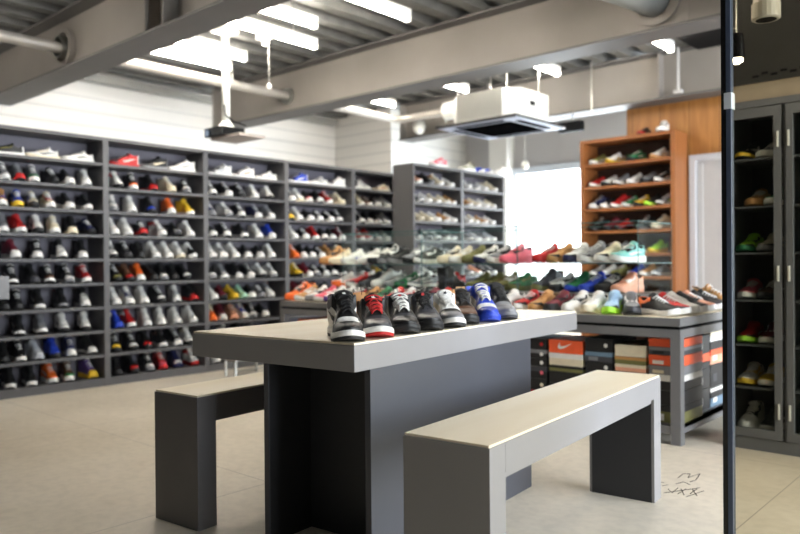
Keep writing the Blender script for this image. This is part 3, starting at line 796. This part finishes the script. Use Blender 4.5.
hero('mid_top_sneaker', 'm', cls_mud, C(toe_box='d', lace='w', tongue='g', out='k', mid='k', eyestay='k', collar='d', mudguard='k'), 'black mid-top with grey tongue and white laces, third on display table', *HX[2], HA, logo='r', rows=7)
hero('mid_top_sneaker', 'm', cls_flat, C(toe_box='d', mid='k', out='k', lace='k', tongue='k', eyestay='d', collar='k'), 'all black mid-top with red tongue emblem, fourth on display table', *HX[3], HA, logo='r', rows=6)
hero('mid_top_sneaker', 'm', cls_mud, C(quarter='c', toe_box='k', mudguard='g', collar='w', eyestay='w', tongue='w', lace='w', mid='w', out='k', heel_counter='w', lining='k'), 'white and cream mid-top with black toe and black marks, fifth on display table', *HX[4], HA, logo='k', rows=6)
hero('low_top_sneaker', 'm', cls_flat, C(toe_box='u', mudguard='i', quarter='k', mid='k', out='k', tongue='i', lace='k', eyestay='i'), 'dark brown and black shoe with black sole, sixth on display table', *HX[5], HA-4, rows=6)
hero('high_top_sneaker', 'h', cls_mud, C(toe_box='w', mudguard='b', quarter='w', collar='b', eyestay='b', tongue='b', lace='w', mid='b', out='b', heel_counter='w', lining='b'), 'royal blue and white high-top with white laces and blue toe', *HX[6], HA-2, rows=8)
hero('mid_top_sneaker', 'h', cls_mud, C(toe_box='g', mudguard='g', quarter='k', mid='g', out='d', tongue='k', lace='k', collar='k', heel_counter='k', eyestay='k'), 'black high-top with grey toe, last in the row on display table', *HX[7], HA+2, rows=8)
# hang tags stood between the shoes
def hang_tag(x, y, ang, w, h, m, label, z=.7515, tilt=8):
    wx, wy, _ = tw(x, y)
    t = thing('hang_tag', label, 'tag', (wx, wy, z), TA+rad(ang))
    c = box(-.001, .001, -w/2, w/2, 0, h).obj('card', m, t); c.rotation_euler.y = rad(-tilt)
    s = MB().tube([(0, 0, h-.01), (-.01, 0, h+.02)], .001, 5).obj('string', BLACK, t)
    return t
hang_tag(-1.665, 2.045, HA+20, .05, .145, CARD, 'brown card tag standing between the corner shoe and red-laced shoe')
hang_tag(-1.64, 2.225, HA, .014, .15, mat('white card', (.92, .91, .86), .7), 'thin white card tag between the red-laced and white-laced shoes')
hang_tag(-1.585, 2.525, HA+10, .04, .14, CARD, 'brown card tag beside the white and cream mid-top')
hang_tag(-1.66, 2.72, HA, .04, .145, mat('pale card', (.82, .66, .48), .8), 'pale card tag between the dark brown and royal blue shoes')

# ------------------------------------------------------------------ large display table with glass cases
DX0, DX1, DY0, DY1, DZ = -4.90, -1.52, 3.95, 5.15, .688
dt = thing('long_display_table', 'long grey display table carrying glass cases with shoe boxes under it', 'table')
box(DX0, DX1, DY0, DY1, DZ-.045, DZ).obj('table_top', DISP, dt, bevel=.002)
box(DX0+.02, DX1-.02, DY0+.02, DY1-.02, DZ, DZ+.0006).obj('top_inlay', TOPW, dt)
box(-4.52, -1.89, 4.29, 4.83, DZ+.0006, DZ+.106).obj('riser', DISP, dt, bevel=.002)
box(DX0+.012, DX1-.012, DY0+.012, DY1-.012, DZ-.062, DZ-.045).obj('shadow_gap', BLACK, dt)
for (x0, x1, y0, y1) in ((DX0, DX1, DY0, DY0+.05), (DX0, DX1, DY1-.05, DY1), (DX0, DX0+.05, DY0+.05, DY1-.05), (DX1-.05, DX1, DY0+.05, DY1-.05)):
    box(x0, x1, y0, y1, DZ-.108, DZ-.062).obj('apron', DISP, dt)
for x in (DX0, (DX0+DX1)/2-.5, DX1-.055):
    for y in (DY0, DY1-.055): box(x, x+.055, y, y+.055, 0, DZ-.108).obj('leg', DISP, dt)
box(DX0+.01, DX1-.01, DY0+.02, DY1-.02, .085, .10).obj('lower_shelf', DISP, dt)
for (x0, x1, y0, y1) in ((DX0+.055, DX1-.055, DY0+.005, DY0+.045), (DX0+.055, DX1-.055, DY1-.045, DY1-.005), (DX1-.05, DX1-.01, DY0+.055, DY1-.055), (DX0+.01, DX0+.05, DY0+.055, DY1-.055)):
    box(x0, x1, y0, y1, .055, .10).obj('rail', DISP, dt)
RZ = DZ+.1065
GX = [-4.50, -3.63, -2.77, -1.905]; GY0, GY1, GZ, GT = 4.30, 4.82, .99, 1.243
CN = ['first glass display case from the siding side, on the long grey table', 'middle glass display case on the long grey table', 'glass display case beside the right end of the long grey table']
for i in range(3):
    x0, x1 = GX[i]+.003, GX[i+1]-.003
    g = thing('glass_display_case', 'clear '+CN[i], 'glass case', (0, 0, RZ))
    e = .006; H = GT-RZ
    for nm, a in (('front_pane', (x0, x1, GY0, GY0+e, 0, H)), ('back_pane', (x0, x1, GY1-e, GY1, 0, H)), ('side_pane', (x0, x0+e, GY0+e, GY1-e, 0, H)), ('side_pane', (x1-e, x1, GY0+e, GY1-e, 0, H))):
        box(*a).obj(nm, GLASS, g)
    box(x0, x1, GY0, GY1, H, H+e).obj('top_pane', GLASS, g)
    box(x0+e, x1-e, GY0+e, GY1-e, GZ-RZ-.008, GZ-RZ).obj('glass_shelf', GLASS, g)
    b = MB()
    for x in (x0, x1): 
        for y in (GY0, GY1): b.box(x-.0015, x+.0015, y-.0015, y+.0015, 0, H)
    for zz in (H+.002, GZ-RZ-.004):
        for y in (GY0, GY1): b.box(x0, x1, y-.002, y+.002, zz-.003, zz+.003)
        for x in (x0, x1): b.box(x-.0015, x+.0015, GY0, GY1, zz-.003, zz+.003)
    b.obj('polished_edges', GLEDGE, g)

def drow(toks, yline, yc, z, where, group, lod=1, minx=.112, base=-90, fan=True, xmax=9, skipx=None, L=1.0, flip=()):
    last = -9; n = 0
    for tok in toks.split():
        px, spec = float(tok[:3]), tok[3:]
        x = at(px, 262, 1, yline).x
        ang = base
        if fan: ang = base+(0 if px < 575 else min(75, (px-575)*.6))
        step = minx if ang < base+30 else .125
        if last+step-x > .055 and tok not in flip: continue
        x = max(x, last+step)
        if skipx:
            for q in skipx:
                if abs(x-q) < .09: x = q+.092
        if x > xmax: continue
        last = x
        if tok in flip: ang = -35 if tok[3] != 'x' else -40
        shoe(spec, (x, yc, z), rad(ang+random.uniform(-4, 4)), '%s %s' % (ORD[n] if n < 20 else 'twenty-'+ORD[n-20], where), group, lod, L=L); n += 1
drow('325mtt 331lcc 338lwc 346lww 354lww 363lwcys 371lwk 380mkgws 390lkgws 398lww 408mgkks 420lkw 432lcc 446lww 455lcw 468laa 475lwnrs 483lwtt 494lgww 503npp 513lrrws 525lrr 537lrr 549ltt 560lwks 570lwnns 581ngw 592lwk 602lcwks 613lqws 624lcqqe 645lzz',
     4.45, 4.57, GZ+.0008, 'shoe along the glass shelf', 'shoes on the glass shelf', base=-101, fan=False, xmax=-1.99, skipx=GX[0:3], minx=.116, L=(1.03, 1.0, 1.22), flip=('645lzz',))
drow('336lwo 350lrws 363ndd 376mww 389ngg 396lee 412lgw 426lrw 472laa 486laa 500laags 512leag 522mda 530hll 545llks 556lwkks 568nebls 580nbb 592lkwws 602lkk 616nff 628lkg 640ldd 655lmw',
     4.42, 4.55, RZ+.0008, 'inside the glass cases on the table', 'shoes inside the glass cases', base=-101, fan=False, xmax=-1.99, skipx=GX[1:3], L=(1.0, 1.0, 1.15), flip=('453xik',))
drow('291moo 300ltww 310lwgks 318lpww 328lwvv 338lww 350lkrr 362ltuk 374leww 386lrw 398lwrrs 410lkwrs 422lmk 434lrw 446lkk 459llk 470lkt 482lgu 496lwpp 508lww 520lrwws 532ltt 545lmkks 557ngwks 570lww 583lwc 592luww 603nzlls 619lgdds 637mccww',
     4.02, 4.125, DZ+.0014, 'in the front row of the long table', 'shoes in the front row of the long table', fan=True, xmax=-1.87, L=(1.05, 1.0, 1.15))
# the shoes beyond the right end of the glass cases
for k, (x, y, spec, a) in enumerate(((-1.70, 4.095, 'lkwoh', -24), (-1.69, 4.215, 'lrwws', -20), (-1.685, 4.335, 'lwwrs', -18), (-1.68, 4.455, 'lkwws', -16), (-1.68, 4.57, 'lfwke', -14), (-1.68, 4.69, 'lkwks', -12), (-1.68, 4.81, 'lkkdt', -10), (-1.68, 4.93, 'mtu', -8))):
    shoe(spec, (x, y, DZ+.0014), rad(a), '%s back at the table end' % ORD[k], 'shoes at the end of the long table', 1, L=(1.0, 1.0, 1.12))

shoe('xik', (at(452, 280, 1, 4.50).x, 4.50, RZ+.0008), rad(84), 'towering inside the glass cases behind the hero shoes' if False else 'the tallest inside the glass cases', 'boots inside the glass cases', 1, L=(.85, 1.0, 1.0))
# ------------------------------------------------------------------ shoe boxes
def bm_(c, r=.55): return mat('box card '+PAL[c][0], PAL[c][1], r, noise=.06, scale=25)
def text_obj(body, size, m, parent, loc, rot, nm='lettering', ext=.0006):
    cu = bpy.data.curves.new(nm, 'FONT'); cu.body = body; cu.size = size; cu.extrude = ext; cu.align_x = 'CENTER'; cu.align_y = 'CENTER'
    o = bpy.data.objects.new(nm, cu); COL.objects.link(o); o.parent = parent; o.location = loc; o.rotation_euler = rot
    cu.materials.append(m); return o
def sw_flat(w):
    """swoosh outline in a plane, width w"""
    lo = [(-.5, .18), (-.30, -.02), (-.36, -.16), (-.18, -.20), (.10, -.06), (.5, .22)]
    pts = [(-.36, .20), (-.46, .02), (-.50, -.12), (-.42, -.22), (-.28, -.22), (-.05, -.13), (.5, .20), (0, .0), (-.18, -.05), (-.30, -.05), (-.37, .02)]
    return [(x*w, y*w) for x, y in pts]
def shoe_box(face, x0, x1, z0, z1, d, c, lid, label, mark=None, y0=DY0+.07):
    """face '-y': front at y0 facing the camera side, depth d away from it"""
    t = thing('shoe_box', label, 'box', ((x0+x1)/2, y0, z0), 0, 'shoe boxes under the long table')
    w = (x1-x0)/2-.002; h = z1-z0-.0015; lh = min(.034, h*.42)
    if face == '-y':
        box(-w, w, .002, d, 0, h-lh).obj('carton', bm_(c), t)
        box(-w-.001, w+.001, 0, d+.002, h-lh, h).obj('lid', bm_(lid), t)
        R = (PI/2, 0, 0)
    if mark:
        kind, mc = mark[0], mark[1]
        if kind == 's':
            b = MB(); P = sw_flat(.10); n = len(P)
            b.v = [(x, -.0015, z) for x, z in P]+[(x, 0, z) for x, z in P]; b.f = [tuple(range(n)), tuple(range(n, 2*n))[::-1]]+[(i, (i+1) % n, n+(i+1) % n, n+i) for i in range(n)]
            link('swoosh', finish(b, 'swoosh', bm_(mc), False), t).location = (0.0, 0, h-lh*1.0)
        if kind == 'L':
            box(-w*.75, -w*.05, -.001, .002, h*.12, h*.12+.035 if h > .07 else h*.5).obj('printed_label', bm_(mc), t)
        if kind == 'j':
            b = MB(); b.tube([(w*.55, -.001, h*.5), (w*.55, .001, h*.5)], .013, 7).obj('emblem', bm_(mc), t)
        if kind == 'r':
            text_obj('NIKE', .03, bm_(mc), t, (0, -.001, h*.5), (PI/2, 0, 0))
    return t
def zf(px, y): return at(px, y, 1, DY0+.07).z
BS = [
 (-2.535, -2.382, [(.10, .192, 'k', 'r', 'black shoe box with red lid at the bottom beside the table body', None), (.192, .268, 'k', 'k', 'black shoe box with cream sticker beside the display table body', 'jc'), (.268, .344, 'k', 'd', 'black shoe box with pink mark and grey lid beside the display table body', 'jp'), (.344, .394, 'k', 'k', 'flat black shoe box third from the top beside the table body', 'jw'), (.394, .45, 'k', 'g', 'black shoe box with grey lid, second from the top of its stack', 'jw'), (.45, .52, 'k', 'k', 'black shoe box with red mark topping the stack beside the table body', 'jr')]),
 (-2.366, -2.136, [(.10, .178, 'k', 'k', 'black shoe box at the bottom under the swoosh box', None), (.178, .252, 'k', 'k', 'black shoe box second up, below the tan sticker box', None), (.252, .325, 'k', 'k', 'black shoe box with tan sticker below the striped yellow box', 'jt'), (.325, .362, 'a', 'k', 'flat olive and black striped shoe box under the cream box', None), (.362, .438, 'c', 'w', 'cream shoe box under the bright orange swoosh box', None), (.438, .521, 'O', 'O', 'orange red shoe box with white swoosh topping its stack', 'sw')]),
 (-2.12, -1.945, [(.10, .19, 'k', 'd', 'black shoe box with dark grey lid, bottom of the stack below the blue-grey one', None), (.19, .27, 'k', 'k', 'black shoe box second up, below the blue-grey one', None), (.27, .346, 'k', 'k', 'black shoe box third up, below the blue-grey one', None), (.346, .405, 'k', 'k', 'black shoe box with white mark under the blue-grey one', 'jw'), (.405, .464, 'd', 'Z', 'dark grey shoe box with blue-grey lid under the table', 'Lg'), (.464, .545, 'k', 'k', 'black shoe box with pale mark on top of blue-grey box', 'jw')]),
 (-1.93, -1.743, [(.10, .19, 'k', 'k', 'black shoe box at the bottom under the cream stack', None), (.19, .28, 'k', 'd', 'dark grey lidded shoe box second up, under the cream stack', None), (.28, .364, 'k', 'k', 'plain black shoe box third up in the cream stack', None), (.364, .406, 'f', 'c', 'flat peach shoe box with cream lid in the cream stack', None), (.406, .45, 'a', 't', 'flat tan and olive shoe box under the cream lid', None), (.45, .519, 'c', 'c', 'cream shoe box topping its stack under the table', None)]),
 (-1.728, -1.545, [(.10, .198, 'a', 'k', 'olive shoe box with white label, bottom of the end stack', 'Lw'), (.198, .28, 'k', 'k', 'black shoe box with pale mark, second up in end stack', 'jw'), (.281, .366, 'k', 'w', 'white lidded black shoe box with red mark in the end stack', 'jr'), (.366, .416, 'g', 'g', 'grey green shoe box with label in the end stack', 'Lc'), (.416, .475, 'O', 'O', 'orange shoe box with white label in the end stack', 'Lw'), (.475, .52, 'd', 'g', 'grey patterned shoe box between two orange boxes', 'Lk'), (.52, .567, 'O', 'O', 'orange shoe box topping the end stack by the table leg', None)]),
]
for x0, x1, st in BS:
    for (z0, z1, c, lid, lb, mk) in st: shoe_box('-y', x0, x1, z0+.0008, z1, .33, c, lid, lb, mk)
for (x0, x1) in ((-4.75, -4.5), (-4.48, -4.23), (-3.9, -3.66), (-3.64, -3.4), (-3.3, -3.05), (-2.95, -2.70)):
    for k, (z0, z1) in enumerate(((.10, .21), (.21, .32), (.32, .43), (.43, .54))):
        c = random.choice('kkdok')
        shoe_box('-y', x0, x1, z0+.0008, z1, .32, c, c, '%s shoe box, %s from the floor, in the %s stack behind the display table' % (PAL[c][0], ORD[k], {-4.75: 'outermost', -4.48: 'second', -3.9: 'third', -3.64: 'fourth', -3.3: 'fifth', -2.95: 'sixth'}[x0]))
# boxes seen from the table end (their ends face +x)
def end_box(y0, y1, z0, z1, c, lid, label, mark=None, tilt=0, x1=DX1-.07):
    t = thing('shoe_box', label, 'box', (x1, (y0+y1)/2, z0), 0, 'shoe boxes under the long table')
    w = (y1-y0)/2-.002; h = z1-z0-.0015; lh = min(.034, h*.42); d = .31
    box(-d, -.002, -w, w, 0, h-lh).obj('carton', bm_(c), t); box(-d-.002, 0, -w-.001, w+.001, h-lh, h).obj('lid', bm_(lid), t)
    if mark: box(0, .001, -w*.7, -w*.1, h*.25, h*.6).obj('printed_label', bm_(mark), t)
    if tilt: t.rotation_euler.x = rad(tilt)
    return t
EB = [(4.37, .10, .23, 'k', 'k', 'tall black shoe box at the bottom of the pile at the table end', 'w'), (4.37, .23, .35, 'k', 'k', 'tall black shoe box second up in the pile at the table end', 'w'), (4.37, .35, .39, 'k', 'k', 'flat black shoe box under the orange one at the table end', None),
      (4.37, .39, .44, 'O', 'O', 'orange shoe box sandwiched between black ones at the table end', 'k'), (4.37, .44, .55, 'k', 'k', 'black shoe box with white sticker topping the pile at the table end', 'w'),
      (4.615, .10, .19, 'Z', 'k', 'blue grey shoe box at the bottom of the deeper end pile', 'w'), (4.615, .19, .215, 'w', 'w', 'flat white shoe box above the blue grey one', None), (4.615, .215, .36, 'k', 'k', 'tall black shoe box in the deeper end pile', 'd'), (4.615, .36, .45, 'f', 'O', 'peach and orange shoe box with white label in the deeper end pile', 'w'), (4.615, .45, .50, 'k', 'k', 'black shoe box second from the top of the deeper end pile', None), (4.615, .50, .56, 'w', 'c', 'cream shoe box topping the deeper end pile', None),
      (4.86, .10, .19, 'Z', 'w', 'blue grey shoe box with white lid, bottom of the last pile under the table', 'w'), (4.86, .19, .33, 'k', 'k', 'black shoe box, second of the last pile under the table', 'w'), (4.86, .33, .45, 'O', 'O', 'orange shoe box in the last pile under the table', 'w'), (4.86, .45, .53, 'O', 'k', 'orange shoe box with black lid topping the last pile under the table', None)]
for (y, z0, z1, c, l, lb, mk) in EB: end_box(y, y+.235 if y < 4.8 else 5.08, z0+.0008, z1, c, l, lb, mk)

# low steel rack behind the table
sr = thing('steel_footrest', 'low steel rack standing in front of the wall shelving', 'rack', (-5.5, 4.05, 0), rad(0))
for (x, y) in ((.06, -.17), (-.09, .17), (.06, .17), (-.09, -.17)): MB().tube([(x, y, 0), (x, y, .14)], .012, 8).obj('leg', STEEL, sr)
box(-.10, .07, -.18, .18, .135, .15).obj('top_plate', STEEL, sr)
box(.05, .07, -.17, .17, .045, .06).obj('rail', STEEL, sr)
# pale counter end at the photo's edge
cn = thing('grey_counter', 'end of a pale grey slab counter cut off by the photo edge', 'counter', (-3.97, 1.46, 0))
box(-1.0, 0.0, -1.2, .0, .833, .95).obj('slab', LAM_M, cn)
box(-.9, -.12, -1.1, -.22, 0, .833).obj('body', BODY, cn)

# ------------------------------------------------------------------ dark glazed cabinet and bulkhead
CX0, CY = -1.345, 4.11
cb = thing('glazed_cabinet', 'tall slate grey cabinet with glazed doors holding shoes', 'cabinet', (0, CY, 0))
CW = 1.60
DARKIN = mat('dark cabinet inside', (.28, .28, .29), .6, noise=.1)
for x in (CX0, -1.055, -.745, CX0+CW): box(x, x+.022, .022, .42, .0, 1.80).obj('side_panel', CABM, cb)
box(CX0, CX0+CW, .42, .435, 0, 1.80).obj('back_panel', DARKIN, cb)
box(CX0, CX0+CW+.022, 0, .435, 1.80, 1.835).obj('cornice', CABM, cb)
box(CX0, CX0+CW+.022, .012, .42, 0, .065).obj('plinth', CABM, cb)
CZ = [1.536, 1.284, 1.04, .79, .553, .327, .085]
for z in CZ:
    for (x0, x1) in ((CX0+.022, -1.055), (-1.033, -.745)): box(x0, x1, .03, .42, z-.010, z).obj('shelf_board', DARKIN, cb)
for (x0, x1, hx) in ((CX0+.002, -1.060, -1.075), (-1.038, -.75, -1.024), (-.72, -.10, -.11)):
    dr = MB().box(x0, x0+.032, 0, .022, .07, 1.795).box(x1-.036, x1, 0, .022, .07, 1.795).box(x0+.032, x1-.036, 0, .022, 1.745, 1.795).box(x0+.032, x1-.036, 0, .022, .07, .115).obj('door', CABM, cb)
    box(x0+.032, x1-.036, .008, .012, .115, 1.745).obj('pane', GLASS, dr)
    for z in (1.62, .93, .22): MB().tube([(hx, -.006, z-.04), (hx, -.006, z+.04)], .006, 8).obj('hinge', HINGE, dr)
CR = [[(739, 'lky'), (756, 'lgwns')], [(752, 'ltt'), (770, 'lew')], [(741, 'lle'), (760, 'lcg')], [(739, 'lpw'), (758, 'lukc')], [(742, 'lrl'), (764, 'lmw')], [(737, 'lwyys'), (750, 'lywws'), (766, 'lwyys')], [(739, 'mww'), (767, 'mkw')]]
cl = -9
for r, row in enumerate(CR):
    cl = -9
    for i, (px, spec) in enumerate(row):
        x = at(px, 260, 1, CY+.08).x; x = min(max(x, CX0+.078, cl+.106), -1.055-.062)
        if len(spec) == 4: spec = spec[:3]
        if x < cl+.09: continue
        cl = x
        shoe(spec, (x, CY+.20, CZ[r]+.0008), rad(-90+random.uniform(-4, 4)), '%s in %s row down, glazed cabinet' % (ORD[i], ORD[r]), 'shoes in the glazed cabinet', 1, L=.95)
struct('wall_bulkhead', box(CX0, XR, CY+.02, CY+.40, 1.93, 3.168), BULK)
b = MB(); struct('trim_bulkhead', box(CX0, XR, CY+.035, CY+.38, 1.836, 1.93), mat('beige trim', (.62, .56, .48), .6, noise=.1, scale=8))
vs = thing('vent_grille', 'row of dark slots above the beige strip over the cabinet', 'vent', (0, CY+.02, 1.955))
for k in range(14): 
    x = -1.20+k*.045; box(x, x+.03, -.004, .0, (k % 2)*.012, (k % 2)*.012+.012).obj('slot', BLACK, vs)
sp = thing('track_spotlight', 'pale cylindrical spotlight hanging above the glazed cabinet', 'spotlight', (at(766, 8, 1, 3.7).x, 3.7, at(766, 8, 1, 3.7).z))
MB().lathe([(.055, -.055), (.062, -.05), (.062, .02), (.055, .03), (.055, .07), (.03, .075)], 20).obj('head', mat('spotlight beige', (.62, .60, .55), .4), sp, smooth=False)
MB().tube([(0, 0, -.056), (0, 0, -.050)], .045, 16).obj('lens', BLACKG, sp)
MB().tube([(0, 0, .07), (0, 0, 3.17-sp.location.z)], .012, 8).obj('stem', STEEL, sp)
q = at(737, 55, 1, 3.75)
sp2 = thing('pendant_spotlight', 'small lit black pendant lamp hanging beside the glass partition post', 'spotlight', (q.x, 3.75, q.z))
MB().lathe([(.028, .10), (.034, .05), (.036, -.02)], 16).obj('shade', BLACKG, sp2, smooth=False)
MB().lathe([(.026, -.018), (.028, -.03), (.012, -.042)], 12).obj('bulb', BULB, sp2, smooth=True)
MB().tube([(0, 0, .09), (0, 0, 3.17-q.z)], .004, 6).obj('cord', STEEL, sp2)

# glass partition beside the camera
gp = thing('glass_partition', 'bronze tinted glass partition with a dark steel edge post', 'partition', (-.771, 2.40, 0))
box(-.016, -.001, -.012, .014, 0, 3.168).obj('post', BLACKG, gp)
box(-.001, .013, -.012, .014, 0, 3.168).obj('edge_strip', mat('edge strip steel', (.30, .34, .42), .35, .3), gp)
box(.013, 2.3, -.004, .004, 0.005, 3.16).obj('pane', TINT, gp)
box(-.006, .016, -.016, .018, 1.47, 1.52).obj('edge_glint', mat('bright clamp', (.85, .88, .92), .3, .2), gp)  # bright block painted for a reflection on the pane edge

# ink scrawl on the floor
b = MB()
def stroke(pts, r=.0018):
    b.tube([(p[0], p[1], .0012) for p in pts], r, 5)
def fp(px, py): v = at(px, py, 2, 0); return (v.x, v.y)
for st in ([(678, 478), (683, 474), (690, 474), (688, 478), (693, 476), (700, 474), (696, 480), (690, 482)], [(676, 484), (684, 482), (690, 485)], [(668, 489), (672, 493), (678, 488)], [(662, 486), (668, 485)],
           [(678, 494), (686, 489)], [(681, 489), (684, 495)], [(690, 494), (697, 489)], [(692, 489), (697, 496)], [(664, 493), (700, 488)], [(686, 497), (704, 491)], [(655, 481), (664, 483)]):
    stroke([fp(*p) for p in st])
o = b.obj('floor_scrawl', BLACK, None); o.scale.z = .4; o.location.z = .0003
tag(o, 'black scrawled signature marks on the concrete beside the grey bench', 'marking')

# ------------------------------------------------------------------ light
wd = bpy.data.worlds.new('sky'); bpy.context.scene.world = wd; wd.use_nodes = True
bg = wd.node_tree.nodes['Background']; bg.inputs[0].default_value = (.86, .93, 1, 1); bg.inputs[1].default_value = 3.5
def area(name, loc, rot, sx, sy, e, col, portal=False):
    l = bpy.data.lights.new(name, 'AREA'); l.shape = 'RECTANGLE'; l.size = sx; l.size_y = sy; l.energy = e; l.color = col
    o = bpy.data.objects.new(name, l); COL.objects.link(o); o.location = loc; o.rotation_euler = rot
    if portal: l.cycles.is_portal = True
    return o
area('window_portal_side', (XR+.1, 5.3, 1.55), (0, rad(90), 0), 2.4, 7.6, 1, (1, 1, 1), True)
area('window_portal_back', (-4.85, 9.45, 1.35), (rad(-90), 0, 0), 2.5, 2.1, 1, (1, 1, 1), True)
area('daylight_side', (XR+.3, 5.2, 1.65), (0, rad(90), 0), 2.4, 7.4, 215, (.80, .89, 1.0))
area('daylight_back', (-4.85, 9.6, 1.35), (rad(-90), 0, 0), 2.5, 2.1, 60, (.88, .94, 1.0))
sc = bpy.context.scene
sc.view_settings.view_transform = 'Standard'; sc.view_settings.look = 'None'; sc.view_settings.gamma = 1; sc.view_settings.use_curve_mapping = False
sc.view_settings.exposure = 1.5
sc.cycles.max_bounces = 8; sc.cycles.transparent_max_bounces = 64; sc.cycles.sample_clamp_indirect = 6
